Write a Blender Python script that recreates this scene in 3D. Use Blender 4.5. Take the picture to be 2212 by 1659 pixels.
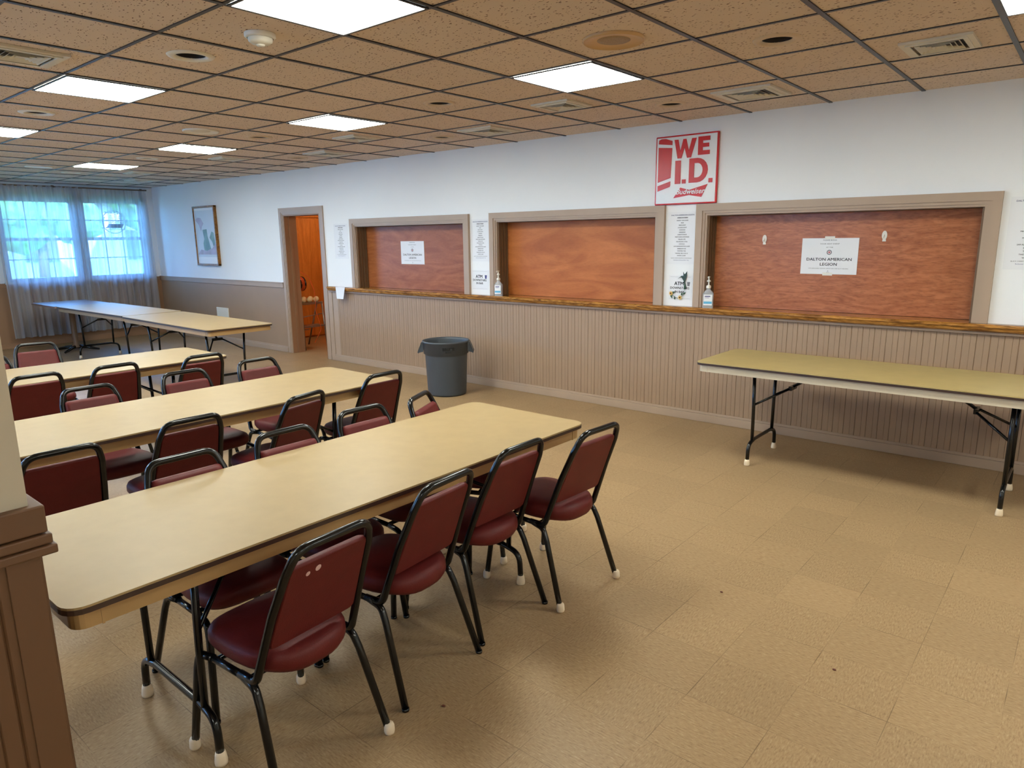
import bpy, bmesh, math, random
from mathutils import Vector, Matrix
random.seed(7)
PI = math.pi
for o in list(bpy.data.objects):
    bpy.data.objects.remove(o, do_unlink=True)
SC = bpy.context.scene
COL = SC.collection

# ------------------------------------------------------------------ camera
CAM_H = 1.645
yaw, pitch, roll = 0.69990, -0.20700, -0.0123
cam_d = bpy.data.cameras.new('camera')
cam = bpy.data.objects.new('camera', cam_d)
COL.objects.link(cam)
fw = Vector((-math.sin(yaw)*math.cos(pitch), math.cos(yaw)*math.cos(pitch), math.sin(pitch)))
rt = Vector((math.cos(yaw), math.sin(yaw), 0))
up = rt.cross(fw)
r2 = rt*math.cos(roll) + up*math.sin(roll)
u2 = -rt*math.sin(roll) + up*math.cos(roll)
cam.matrix_world = Matrix(((r2.x, u2.x, -fw.x, 0), (r2.y, u2.y, -fw.y, 0), (r2.z, u2.z, -fw.z, CAM_H), (0, 0, 0, 1)))
cam_d.sensor_width = 36
cam_d.lens = 1500.37*36/2212
cam_d.clip_start = 0.05
cam_d.clip_end = 200
SC.camera = cam

# ------------------------------------------------------------------ world, sun, exposure
W = bpy.data.worlds.new('sky'); SC.world = W; W.use_nodes = True
wn = W.node_tree.nodes; wl = W.node_tree.links
for n in list(wn): wn.remove(n)
wo = wn.new('ShaderNodeOutputWorld'); wb = wn.new('ShaderNodeBackground')
wtc = wn.new('ShaderNodeTexCoord'); wsep = wn.new('ShaderNodeSeparateXYZ'); wr = wn.new('ShaderNodeValToRGB')
wl.new(wtc.outputs['Generated'], wsep.inputs[0]); wl.new(wsep.outputs['Z'], wr.inputs[0])
wr.color_ramp.elements[0].position = 0.0; wr.color_ramp.elements[0].color = (0.20, 0.50, 1.0, 1)
wr.color_ramp.elements[1].position = 0.6; wr.color_ramp.elements[1].color = (0.10, 0.38, 1.0, 1)
wl.new(wr.outputs[0], wb.inputs[0]); wb.inputs[1].default_value = 20.0
wl.new(wb.outputs[0], wo.inputs[0])
sd = bpy.data.lights.new('sun', 'SUN'); sd.energy = 6.0; sd.angle = 0.02; sd.color = (1, 0.95, 0.85)
so = bpy.data.objects.new('sun', sd); COL.objects.link(so); so.rotation_euler = (math.radians(48), 0, math.radians(80))
PANEL_L = 32.0           # radiance of the fluorescent diffusers
SC.view_settings.view_transform = 'Standard'
SC.view_settings.look = 'None'
SC.view_settings.exposure = 0.18
SC.view_settings.gamma = 1.0
SC.view_settings.use_curve_mapping = False
cy = SC.cycles
cy.max_bounces = 8; cy.diffuse_bounces = 5; cy.glossy_bounces = 3; cy.transmission_bounces = 6; cy.transparent_max_bounces = 12
cy.sample_clamp_indirect = 4.0
cy.caustics_reflective = False; cy.caustics_refractive = False

# ------------------------------------------------------------------ helpers
def lin(r, g, b):
    f = lambda c: (c/255/12.92) if c/255 <= 0.04045 else ((c/255+0.055)/1.055)**2.4
    return (f(r), f(g), f(b), 1)

def nodes_of(m):
    return m.node_tree.nodes, m.node_tree.links

def mat(name, col, rough=0.5, metal=0.0, var=0.06, scale=8.0, bump=0.0, bscale=60.0, spec=0.5, stretch=(1, 1, 1), coat=0.0):
    """plain procedural material: base colour gently broken up by noise, optional fine bump"""
    m = bpy.data.materials.new(name); m.use_nodes = True
    n, l = nodes_of(m); b = n['Principled BSDF']
    b.inputs['Roughness'].default_value = rough; b.inputs['Metallic'].default_value = metal
    b.inputs['Specular IOR Level'].default_value = spec
    b.inputs['Coat Weight'].default_value = coat
    tc = n.new('ShaderNodeTexCoord'); mp = n.new('ShaderNodeMapping'); mp.inputs['Scale'].default_value = stretch
    l.new(tc.outputs['Object'], mp.inputs[0])
    nz = n.new('ShaderNodeTexNoise'); nz.inputs['Scale'].default_value = scale; nz.inputs['Detail'].default_value = 3
    l.new(mp.outputs[0], nz.inputs[0])
    rp = n.new('ShaderNodeValToRGB')
    c = Vector(col[:3])
    rp.color_ramp.elements[0].position = 0.3; rp.color_ramp.elements[0].color = (*(c*(1-var)), 1)
    rp.color_ramp.elements[1].position = 0.7; rp.color_ramp.elements[1].color = (*(c*(1+var)), 1)
    l.new(nz.outputs[0], rp.inputs[0]); l.new(rp.outputs[0], b.inputs['Base Color'])
    if bump:
        nb = n.new('ShaderNodeTexNoise'); nb.inputs['Scale'].default_value = bscale; nb.inputs['Detail'].default_value = 2
        l.new(mp.outputs[0], nb.inputs[0])
        bp = n.new('ShaderNodeBump'); bp.inputs['Strength'].default_value = bump; bp.inputs['Distance'].default_value = 0.002
        l.new(nb.outputs[0], bp.inputs['Height']); l.new(bp.outputs[0], b.inputs['Normal'])
    return m

def wood_mat(name, c1, c2, rough=0.35, axis=(1.2, 1.2, 14), scale=1.6, dist=3.0, speck=0.3, coat=0.0):
    """plywood / stained wood: stretched, distorted grain between two tones with fine dark flecks"""
    m = bpy.data.materials.new(name); m.use_nodes = True
    n, l = nodes_of(m); b = n['Principled BSDF']
    b.inputs['Roughness'].default_value = rough; b.inputs['Coat Weight'].default_value = coat; b.inputs['Specular IOR Level'].default_value = 0.3
    tc = n.new('ShaderNodeTexCoord'); mp = n.new('ShaderNodeMapping'); mp.inputs['Scale'].default_value = axis
    l.new(tc.outputs['Object'], mp.inputs[0])
    nz = n.new('ShaderNodeTexNoise'); nz.inputs['Scale'].default_value = scale; nz.inputs['Detail'].default_value = 6
    nz.inputs['Distortion'].default_value = dist
    l.new(mp.outputs[0], nz.inputs[0])
    rp = n.new('ShaderNodeValToRGB')
    rp.color_ramp.elements[0].position = 0.32; rp.color_ramp.elements[0].color = c1
    rp.color_ramp.elements[1].position = 0.68; rp.color_ramp.elements[1].color = c2
    l.new(nz.outputs[0], rp.inputs[0])
    n2 = n.new('ShaderNodeTexNoise'); n2.inputs['Scale'].default_value = 18; n2.inputs['Detail'].default_value = 4
    l.new(mp.outputs[0], n2.inputs[0])
    r3 = n.new('ShaderNodeValToRGB'); r3.color_ramp.elements[0].position = 0.36; r3.color_ramp.elements[0].color = (1-speck,)*3+(1,)
    r3.color_ramp.elements[1].position = 0.5; r3.color_ramp.elements[1].color = (1, 1, 1, 1)
    l.new(n2.outputs[0], r3.inputs[0])
    mx = n.new('ShaderNodeMixRGB'); mx.blend_type = 'MULTIPLY'; mx.inputs[0].default_value = 1
    l.new(rp.outputs[0], mx.inputs[1]); l.new(r3.outputs[0], mx.inputs[2]); l.new(mx.outputs[0], b.inputs['Base Color'])
    bp = n.new('ShaderNodeBump'); bp.inputs['Strength'].default_value = 0.15; bp.inputs['Distance'].default_value = 0.002
    l.new(n2.outputs[0], bp.inputs['Height']); l.new(bp.outputs[0], b.inputs['Normal'])
    return m

def floor_mat():
    """vinyl composition tile: 30 cm squares, streaks turned 90 degrees on alternate tiles, thin worn seams"""
    m = bpy.data.materials.new('vinyl floor tile'); m.use_nodes = True
    n, l = nodes_of(m); b = n['Principled BSDF']; 
    tc = n.new('ShaderNodeTexCoord')
    mp = n.new('ShaderNodeMapping'); mp.inputs['Location'].default_value = (0.975/0.3, -1.827/0.3, 0.5); mp.inputs['Scale'].default_value = (1/0.3, 1/0.3, 1)
    l.new(tc.outputs['Object'], mp.inputs[0])
    ck = n.new('ShaderNodeTexChecker'); ck.inputs['Scale'].default_value = 1.0
    ck.inputs['Color1'].default_value = (0, 0, 0, 1); ck.inputs['Color2'].default_value = (1, 1, 1, 1)
    l.new(mp.outputs[0], ck.inputs[0])
    def streak(sc, seed):
        q = n.new('ShaderNodeMapping'); q.inputs['Scale'].default_value = sc; q.inputs['Location'].default_value = (seed, seed, 0)
        l.new(tc.outputs['Object'], q.inputs[0])
        z = n.new('ShaderNodeTexNoise'); z.inputs['Scale'].default_value = 1; z.inputs['Detail'].default_value = 4; z.inputs['Roughness'].default_value = 0.65
        l.new(q.outputs[0], z.inputs[0]); return z
    a = streak((42, 170, 1), 0); c = streak((170, 42, 1), 5)
    mx = n.new('ShaderNodeMixRGB'); l.new(ck.outputs['Fac'], mx.inputs[0]); l.new(a.outputs[0], mx.inputs[1]); l.new(c.outputs[0], mx.inputs[2])
    rp = n.new('ShaderNodeValToRGB'); e = rp.color_ramp.elements
    e[0].position = 0.28; e[0].color = lin(120, 94, 65)
    e[1].position = 0.42; e[1].color = lin(148, 121, 88)
    x = e.new(0.62); x.color = lin(161, 135, 101)
    x = e.new(0.72); x.color = lin(180, 158, 126)
    l.new(mx.outputs[0], rp.inputs[0])
    # tile to tile tone
    fl = n.new('ShaderNodeVectorMath'); fl.operation = 'FLOOR'; l.new(mp.outputs[0], fl.inputs[0])
    wn_ = n.new('ShaderNodeTexWhiteNoise'); wn_.noise_dimensions = '2D'; l.new(fl.outputs[0], wn_.inputs['Vector'])
    big = n.new('ShaderNodeTexNoise'); big.inputs['Scale'].default_value = 0.9; big.inputs['Detail'].default_value = 3
    l.new(tc.outputs['Object'], big.inputs[0])
    ad = n.new('ShaderNodeMath'); ad.operation = 'ADD'; l.new(wn_.outputs['Value'], ad.inputs[0]); l.new(big.outputs[0], ad.inputs[1])
    mr = n.new('ShaderNodeMapRange'); mr.inputs['From Min'].default_value = 0.2; mr.inputs['From Max'].default_value = 1.8
    mr.inputs['To Min'].default_value = 0.90; mr.inputs['To Max'].default_value = 1.08
    l.new(ad.outputs[0], mr.inputs[0])
    m2 = n.new('ShaderNodeMixRGB'); m2.blend_type = 'MULTIPLY'; m2.inputs[0].default_value = 1
    l.new(rp.outputs[0], m2.inputs[1]); l.new(mr.outputs[0], m2.inputs[2])
    # seams
    fr = n.new('ShaderNodeVectorMath'); fr.operation = 'FRACTION'; l.new(mp.outputs[0], fr.inputs[0])
    sp = n.new('ShaderNodeSeparateXYZ'); l.new(fr.outputs[0], sp.inputs[0])
    def edge(s):
        q = n.new('ShaderNodeMath'); q.operation = 'SUBTRACT'; l.new(s, q.inputs[0]); q.inputs[1].default_value = 0.5
        w = n.new('ShaderNodeMath'); w.operation = 'ABSOLUTE'; l.new(q.outputs[0], w.inputs[0]); return w
    ex, ey = edge(sp.outputs['X']), edge(sp.outputs['Y'])
    mxx = n.new('ShaderNodeMath'); mxx.operation = 'MAXIMUM'; l.new(ex.outputs[0], mxx.inputs[0]); l.new(ey.outputs[0], mxx.inputs[1])
    gt = n.new('ShaderNodeMath'); gt.operation = 'GREATER_THAN'; l.new(mxx.outputs[0], gt.inputs[0]); gt.inputs[1].default_value = 0.4955
    sn = n.new('ShaderNodeTexNoise'); sn.inputs['Scale'].default_value = 3.3; l.new(tc.outputs['Object'], sn.inputs[0])
    sm = n.new('ShaderNodeMapRange'); sm.inputs['From Min'].default_value = 0.42; sm.inputs['From Max'].default_value = 0.62
    sm.inputs['To Max'].default_value = 0.75; l.new(sn.outputs[0], sm.inputs[0])
    ml = n.new('ShaderNodeMath'); ml.operation = 'MULTIPLY'; l.new(gt.outputs[0], ml.inputs[0]); l.new(sm.outputs[0], ml.inputs[1])
    m3 = n.new('ShaderNodeMixRGB'); l.new(ml.outputs[0], m3.inputs[0]); l.new(m2.outputs[0], m3.inputs[1]); m3.inputs[2].default_value = lin(84, 62, 38)
    l.new(m3.outputs[0], b.inputs['Base Color'])
    rr = n.new('ShaderNodeMapRange'); rr.inputs['To Min'].default_value = 0.34; rr.inputs['To Max'].default_value = 0.5
    l.new(big.outputs[0], rr.inputs[0]); l.new(rr.outputs[0], b.inputs['Roughness'])
    b.inputs['Specular IOR Level'].default_value = 0.22
    bp = n.new('ShaderNodeBump'); bp.inputs['Strength'].default_value = 0.08; bp.inputs['Distance'].default_value = 0.002
    l.new(big.outputs[0], bp.inputs['Height']); l.new(bp.outputs[0], b.inputs['Normal'])
    return m

def ceiling_mat():
    """fissured mineral tile: tan, peppered with small dark elongated pits"""
    m = bpy.data.materials.new('fissured ceiling tile'); m.use_nodes = True
    n, l = nodes_of(m); b = n['Principled BSDF']; b.inputs['Roughness'].default_value = 0.9
    tc = n.new('ShaderNodeTexCoord')
    dn = n.new('ShaderNodeTexNoise'); dn.inputs['Scale'].default_value = 6; l.new(tc.outputs['Object'], dn.inputs[0])
    ad = n.new('ShaderNodeMixRGB'); ad.inputs[0].default_value = 0.06
    l.new(tc.outputs['Object'], ad.inputs[1]); l.new(dn.outputs['Color'], ad.inputs[2])
    mp = n.new('ShaderNodeMapping'); mp.inputs['Scale'].default_value = (52, 105, 1); mp.inputs['Rotation'].default_value = (0, 0, 0.5)
    l.new(ad.outputs[0], mp.inputs[0])
    v = n.new('ShaderNodeTexVoronoi'); v.inputs['Scale'].default_value = 1; l.new(mp.outputs[0], v.inputs[0])
    ch = n.new('ShaderNodeSeparateColor'); l.new(v.outputs['Color'], ch.inputs[0])
    th = n.new('ShaderNodeMapRange'); th.inputs['From Min'].default_value = 0.0; th.inputs['From Max'].default_value = 1.0
    th.inputs['To Min'].default_value = -0.10; th.inputs['To Max'].default_value = 0.36
    l.new(ch.outputs['Red'], th.inputs[0])
    lt = n.new('ShaderNodeMath'); lt.operation = 'LESS_THAN'; l.new(v.outputs['Distance'], lt.inputs[0]); l.new(th.outputs[0], lt.inputs[1])
    # tile to tile tone on the 24 inch grid
    mg = n.new('ShaderNodeMapping'); mg.inputs['Scale'].default_value = (1/0.6096, 1/0.6096, 1); mg.inputs['Location'].default_value = (2.315/0.6096, -1.645/0.6096, 0)
    l.new(tc.outputs['Object'], mg.inputs[0])
    fl = n.new('ShaderNodeVectorMath'); fl.operation = 'FLOOR'; l.new(mg.outputs[0], fl.inputs[0])
    wn_ = n.new('ShaderNodeTexWhiteNoise'); wn_.noise_dimensions = '2D'; l.new(fl.outputs[0], wn_.inputs['Vector'])
    big = n.new('ShaderNodeTexNoise'); big.inputs['Scale'].default_value = 0.7; l.new(tc.outputs['Object'], big.inputs[0])
    sa = n.new('ShaderNodeMath'); sa.operation = 'ADD'; l.new(wn_.outputs['Value'], sa.inputs[0]); l.new(big.outputs[0], sa.inputs[1])
    mr = n.new('ShaderNodeMapRange'); mr.inputs['From Max'].default_value = 1.6; mr.inputs['To Min'].default_value = 0.93; mr.inputs['To Max'].default_value = 1.06
    l.new(sa.outputs[0], mr.inputs[0])
    base = n.new('ShaderNodeMixRGB'); base.blend_type = 'MULTIPLY'; base.inputs[0].default_value = 1
    base.inputs[1].default_value = CEIL_COL; l.new(mr.outputs[0], base.inputs[2])
    mx = n.new('ShaderNodeMixRGB'); l.new(lt.outputs[0], mx.inputs[0]); l.new(base.outputs[0], mx.inputs[1]); mx.inputs[2].default_value = lin(92, 62, 42)
    l.new(mx.outputs[0], b.inputs['Base Color'])
    return m
CEIL_COL = lin(211, 195, 181)

class MB:
    """collects shapes in one bmesh, then links them as ONE mesh object"""
    def __init__(s): s.bm = bmesh.new()
    def box(s, a, b, bev=0.0, mi=0, mtx=None, seg=2):
        t = bmesh.new() if bev else s.bm
        x0, y0, z0 = (min(a[i], b[i]) for i in range(3)); x1, y1, z1 = (max(a[i], b[i]) for i in range(3))
        vs = [t.verts.new(p) for p in ((x0,y0,z0),(x1,y0,z0),(x1,y1,z0),(x0,y1,z0),(x0,y0,z1),(x1,y0,z1),(x1,y1,z1),(x0,y1,z1))]
        fs = [t.faces.new([vs[i] for i in f]) for f in ((0,3,2,1),(4,5,6,7),(0,1,5,4),(1,2,6,5),(2,3,7,6),(3,0,4,7))]
        if bev:
            bmesh.ops.bevel(t, geom=list(t.edges), offset=bev, segments=seg, affect='EDGES', profile=0.5)
            s.absorb(t, mi, mtx)
        else:
            for f in fs: f.material_index = mi
            if mtx:
                for v in vs: v.co = mtx @ v.co
        return s
    def absorb(s, t, mi=0, mtx=None):
        mp = {}
        for v in t.verts: mp[v] = s.bm.verts.new(mtx @ v.co if mtx else v.co)
        for f in t.faces:
            try: q = s.bm.faces.new([mp[v] for v in f.verts]); q.material_index = mi; q.smooth = f.smooth
            except ValueError: pass
        t.free()
    def tube(s, pts, r, seg=10, mi=0, cap=True, closed=False):
        P = [Vector(p) for p in pts]; n = len(P)
        R = r if isinstance(r, (list, tuple)) else [r]*n
        tang = []
        for i in range(n):
            if closed: t = (P[(i+1) % n]-P[i-1])
            elif i == 0: t = P[1]-P[0]
            elif i == n-1: t = P[-1]-P[-2]
            else: t = (P[i+1]-P[i]).normalized()+(P[i]-P[i-1]).normalized()
            tang.append(t.normalized())
        ref = Vector((0, 0, 1)) if abs(tang[0].z) < 0.9 else Vector((1, 0, 0))
        u = tang[0].cross(ref).normalized()
        rings = []
        for i in range(n):
            u = (u - tang[i]*u.dot(tang[i])).normalized(); w = tang[i].cross(u)
            rings.append([s.bm.verts.new(P[i]+(u*math.cos(2*PI*k/seg)+w*math.sin(2*PI*k/seg))*R[i]) for k in range(seg)])
        m = n if closed else n-1
        for i in range(m):
            a, b = rings[i], rings[(i+1) % n]
            for k in range(seg):
                f = s.bm.faces.new((a[k], a[(k+1) % seg], b[(k+1) % seg], b[k])); f.smooth = True; f.material_index = mi
        if cap and not closed:
            f = s.bm.faces.new(list(reversed(rings[0]))); f.material_index = mi
            f = s.bm.faces.new(rings[-1]); f.material_index = mi
        return s
    def lathe(s, prof, c=(0, 0, 0), seg=24, mi=0, axis='z', smooth=True, sx=1, sy=1):
        rings = []
        for r, z in prof:
            if r < 1e-6: rings.append([s.bm.verts.new((c[0], c[1], c[2]+z))])
            else: rings.append([s.bm.verts.new((c[0]+sx*r*math.cos(2*PI*k/seg), c[1]+sy*r*math.sin(2*PI*k/seg), c[2]+z)) for k in range(seg)])
        for i in range(len(rings)-1):
            a, b = rings[i], rings[i+1]
            for k in range(seg):
                k2 = (k+1) % seg
                q = [a[k % len(a)], a[k2 % len(a)], b[k2 % len(b)], b[k % len(b)]]
                q = [v for j, v in enumerate(q) if v not in q[:j]]
                if len(q) > 2:
                    f = s.bm.faces.new(q); f.smooth = smooth; f.material_index = mi
        return s
    def prism(s, poly, t0, t1, plane='xy', mi=0, smooth_side=False, mtx=None):
        """poly: 2D points; extruded between t0 and t1 along the third axis"""
        f3 = {'xy': lambda p, t: (p[0], p[1], t), 'xz': lambda p, t: (p[0], t, p[1]), 'yz': lambda p, t: (t, p[0], p[1])}[plane]
        A = [s.bm.verts.new(f3(p, t0)) for p in poly]; B = [s.bm.verts.new(f3(p, t1)) for p in poly]
        n = len(poly)
        for vs in (list(reversed(A)), B):
            f = s.bm.faces.new(vs); f.material_index = mi
        for i in range(n):
            f = s.bm.faces.new((A[i], A[(i+1) % n], B[(i+1) % n], B[i])); f.material_index = mi; f.smooth = smooth_side
        if mtx:
            for v in A+B: v.co = mtx @ v.co
        return s
    def ring(s, outer, inner, z0, z1, mi=0):
        """closed band between two outlines with the same number of points"""
        n = len(outer)
        q = [[s.bm.verts.new((p[0], p[1], z)) for p in o] for o, z in ((outer, z0), (outer, z1), (inner, z1), (inner, z0))]
        for j in range(4):
            a, b = q[j], q[(j+1) % 4]
            for i in range(n):
                f = s.bm.faces.new((a[i], a[(i+1) % n], b[(i+1) % n], b[i])); f.material_index = mi
        return s
    def quad(s, pts, mi=0):
        f = s.bm.faces.new([s.bm.verts.new(p) for p in pts]); f.material_index = mi; return s
    def build(s, name, mats, parent=None, smooth=None, keep_normals=False):
        if not keep_normals: bmesh.ops.recalc_face_normals(s.bm, faces=list(s.bm.faces))
        me = bpy.data.meshes.new(name); s.bm.to_mesh(me); s.bm.free()
        for m in (mats if isinstance(mats, (list, tuple)) else [mats]): me.materials.append(m)
        if smooth:
            for p in me.polygons: p.use_smooth = True
        o = bpy.data.objects.new(name, me); COL.objects.link(o)
        if parent: o.parent = parent
        return o

def fillet(pts, rad, n=6):
    """round the inner corners of a polyline"""
    P = [Vector(p) for p in pts]; out = [P[0]]
    R = rad if isinstance(rad, (list, tuple)) else [rad]*(len(P)-2)
    for i in range(1, len(P)-1):
        a, b, c = P[i-1], P[i], P[i+1]; r = R[i-1]
        d1 = (a-b).normalized(); d2 = (c-b).normalized()
        ang = d1.angle(d2); t = min(r/math.tan(ang/2), (a-b).length*0.49, (c-b).length*0.49)
        p, q = b+d1*t, b+d2*t
        for k in range(n+1):
            w = k/n; out.append(p*(1-w)**2+b*2*w*(1-w)+q*w*w)
    out.append(P[-1]); return out

def rrect(x0, y0, x1, y1, r, n=5):
    out = []
    for cx, cy_, a in ((x1-r, y1-r, 0), (x0+r, y1-r, 90), (x0+r, y0+r, 180), (x1-r, y0+r, 270)):
        for k in range(n+1):
            t = math.radians(a+90*k/n); out.append((cx+r*math.cos(t), cy_+r*math.sin(t)))
    return out

def tag(o, label=None, cat=None, group=None, kind=None):
    if label: o['label'] = label
    if cat: o['category'] = cat
    if group: o['group'] = group
    if kind: o['kind'] = kind
    return o

def thing(name, loc, label, cat, rz=0.0, group=None):
    o = bpy.data.objects.new(name, None); COL.objects.link(o); o.empty_display_size = 0.1
    o.location = loc; o.rotation_euler = (0, 0, rz)
    return tag(o, label, cat, group)

def struct(o, label=None):
    return tag(o, label, kind='structure')

def copy_tree(o, parent=None, kids=None):
    if kids is None:
        kids = {}
        for q in COL.objects:
            if q.parent: kids.setdefault(q.parent, []).append(q)
    c = o.copy(); COL.objects.link(c); c.parent = parent
    for ch in kids.get(o, []): copy_tree(ch, c, kids)
    return c

def text_mesh(body, size, bold=0.0, shear=0.0, sx=1.0, align='CENTER', spacing=1.0, depth=0.0):
    cu = bpy.data.curves.new('txt', 'FONT'); cu.body = body; cu.size = size; cu.align_x = align
    cu.offset = bold; cu.shear = shear; cu.space_character = spacing; cu.resolution_u = 2; cu.extrude = depth
    t = bpy.data.objects.new('txt', cu); me = bpy.data.meshes.new_from_object(t)
    bpy.data.objects.remove(t); bpy.data.curves.remove(cu)
    me.transform(Matrix.Diagonal((sx, 1, 1, 1)))
    return me

def text(name, body, size, loc, m, parent, rot=(PI/2, 0, 0), **k):
    me = text_mesh(body, size, **k); me.materials.append(m)
    o = bpy.data.objects.new(name, me); COL.objects.link(o); o.location = loc; o.rotation_euler = rot
    if parent: o.parent = parent
    return o

def text_block(name, lines, m, parent):
    """several printed lines joined as one mesh: (body, size, x, z, kwargs)"""
    bm = bmesh.new()
    for body, size, x, z, k in lines:
        k = dict(k); fat = k.pop('fat', 0)          # heavier strokes: the outline struck again a hair to each side
        for dx_, dz_ in (((0, 0),) if not fat else ((-fat, 0), (fat, 0), (0, fat*.6), (0, -fat*.6))):
            me = text_mesh(body, size, **k)
            me.transform(Matrix.Translation((x+dx_, 0, z+dz_)) @ Matrix.Rotation(PI/2, 4, 'X'))
            bm.from_mesh(me); bpy.data.meshes.remove(me)
    me = bpy.data.meshes.new(name); bm.to_mesh(me); bm.free(); me.materials.append(m)
    o = bpy.data.objects.new(name, me); COL.objects.link(o); o.parent = parent
    return o

# ------------------------------------------------------------------ materials
M = {}
M['white'] = mat('white painted wall', lin(238, 240, 242), 0.75, var=0.015, scale=1.2, bump=0.1, bscale=90)
M['tan'] = mat('tan painted panelling', lin(157, 131, 106), 0.5, var=0.03, scale=3, bump=0.1, bscale=40)
M['casing'] = mat('tan painted casing', lin(170, 148, 128), 0.45, var=0.03, scale=4)
M['brown'] = mat('brown painted panelling', lin(150, 114, 84), 0.5, var=0.04, scale=3)
M['brown_dim'] = mat('brown panelling with shade in colour', lin(102, 72, 48), 0.5, var=0.04, scale=3)  # same brown panelling, colour darkened because little light reaches the partition
M['cream'] = mat('white partition paint with dim light in colour', lin(196, 186, 166), 0.8, var=0.03, scale=6)  # white paint; the weak yellowish light on the partition is mixed into its colour
M['track'] = mat('dark wooden track', lin(112, 86, 62), 0.5, var=0.1, stretch=(1, 1, .2))
M['ply1'] = wood_mat('brown plywood shutter', lin(148, 84, 44), lin(172, 104, 60), 0.38, axis=(1.2, 1.2, 6), scale=1.1, speck=.12)
M['ply2'] = wood_mat('orange plywood shutter', lin(168, 94, 44), lin(198, 120, 63), 0.4, axis=(1.2, 1.2, 5), scale=0.9, dist=2, speck=.08)
M['ply3'] = wood_mat('reddish varnished plywood shutter', lin(158, 93, 57), lin(186, 117, 77), 0.3, axis=(1.4, 1.4, 7), scale=1.5, dist=4, speck=.22)
M['shelf'] = wood_mat('dark varnished bar wood', lin(110, 64, 22), lin(206, 146, 70), 0.22, axis=(1.5, 12, 12), scale=2, speck=.4, coat=.4)
M['closet'] = wood_mat('orange stained closet door', lin(176, 104, 40), lin(208, 134, 62), 0.45, axis=(8, 8, .8), scale=1.3, dist=1, speck=.15)
M['floor'] = floor_mat()
M['ceil'] = ceiling_mat()
M['grid'] = mat('dark ceiling grid metal', lin(30, 24, 22), 0.4, metal=0.0, var=0.1)
M['lam'] = mat('yellow beige laminate', lin(161, 138, 98), 0.40, var=0.035, scale=14, bump=0.04, spec=0.32)
M['lam2'] = mat('olive beige laminate', lin(172, 153, 101), 0.42, var=0.05, scale=9)
M['band'] = mat('dark edge molding', lin(58, 40, 32), 0.4, var=0.1)
M['apron'] = mat('beige painted apron', lin(166, 132, 86), 0.45, var=0.04)
M['apron2'] = mat('cream painted apron', lin(204, 192, 166), 0.45, var=0.03)
M['black'] = mat('black enamelled steel', lin(10, 11, 11), 0.2, var=0.1, spec=0.45)
M['maroon'] = mat('maroon vinyl', lin(92, 28, 26), 0.5, var=0.08, scale=20, bump=0.25, bscale=220, spec=0.28)
M['cap'] = mat('cream rubber foot', lin(226, 208, 180), 0.55, var=0.08)
M['chip'] = mat('pale scuffed chip', lin(214, 180, 176), 0.6, var=0.05)
M['bin'] = mat('grey moulded plastic', lin(66, 73, 80), 0.42, var=0.04, bump=0.1)
M['binink'] = mat('black moulded letters', lin(14, 16, 16), 0.5)
M['paper'] = mat('white paper', lin(232, 234, 238), 0.6, var=0.01)
M['ink'] = mat('dark ink', lin(38, 40, 48), 0.7, var=0.02)
M['blueink'] = mat('blue ink', lin(64, 72, 128), 0.7, var=0.02)
M['red'] = mat('red enamel', lin(196, 30, 34), 0.22, var=0.04, scale=3)
M['signw'] = mat('white enamel', lin(232, 234, 236), 0.2, var=0.01)
M['vent'] = mat('off white painted metal', lin(214, 210, 196), 0.45, var=0.03)
M['plastic'] = mat('white plastic', lin(228, 226, 216), 0.4, var=0.02)
M['darkin'] = mat('dark lamp interior', lin(44, 38, 34), 0.5, var=0.2)
M['yellowed'] = mat('yellowed speaker plastic', lin(196, 160, 110), 0.4, var=0.08, scale=5)
M['grille'] = mat('perforated speaker grille', lin(150, 128, 98), 0.5, var=0.2, scale=160)
M['wframe'] = mat('white window sash', lin(200, 214, 226), 0.5, var=0.02)
M['gold'] = wood_mat('gilt brown frame', lin(110, 68, 26), lin(170, 120, 58), 0.4, axis=(6, 6, 6), speck=.5)
M['alu'] = mat('worn aluminium', lin(150, 140, 128), 0.35, metal=0.7, var=0.1)
M['orange'] = mat('orange cable', lin(214, 88, 30), 0.4)
M['bulb'] = mat('creamy foam balls', lin(240, 220, 170), 0.5, var=0.1)
M['tanrim'] = mat('tan lamp rim', lin(206, 186, 160), 0.5, var=0.04)
M['leaf'] = mat('green enamel leaf', lin(44, 76, 40), 0.35, var=0.3, scale=30)
M['birdy'] = mat('bird dark green', lin(40, 58, 34), 0.3, var=0.4, scale=40)
M['petal'] = mat('yellow petal', lin(236, 196, 96), 0.5, var=0.1)
M['core'] = mat('brown flower centre', lin(92, 40, 22), 0.6)
M['lawn'] = mat('grass', lin(120, 150, 70), 0.9, var=0.2, scale=1)
M['road'] = mat('pale pavement', lin(190, 190, 180), 0.9, var=0.1, scale=2)
M['hedge'] = mat('foliage', lin(120, 150, 96), 0.9, var=0.4, scale=3)
M['siding'] = mat('pale house siding', lin(214, 198, 200), 0.8, var=0.05)
M['roof'] = mat('grey shingles', lin(120, 120, 128), 0.9, var=0.1)
M['ornament'] = mat('blackened metal', lin(40, 48, 62), 0.5)
M['walnut'] = mat('brown pedestal table top', lin(128, 104, 96), 0.35, var=0.06)
M['beigewall'] = mat('cream rear wall', lin(236, 232, 224), 0.8, var=0.02)

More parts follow.
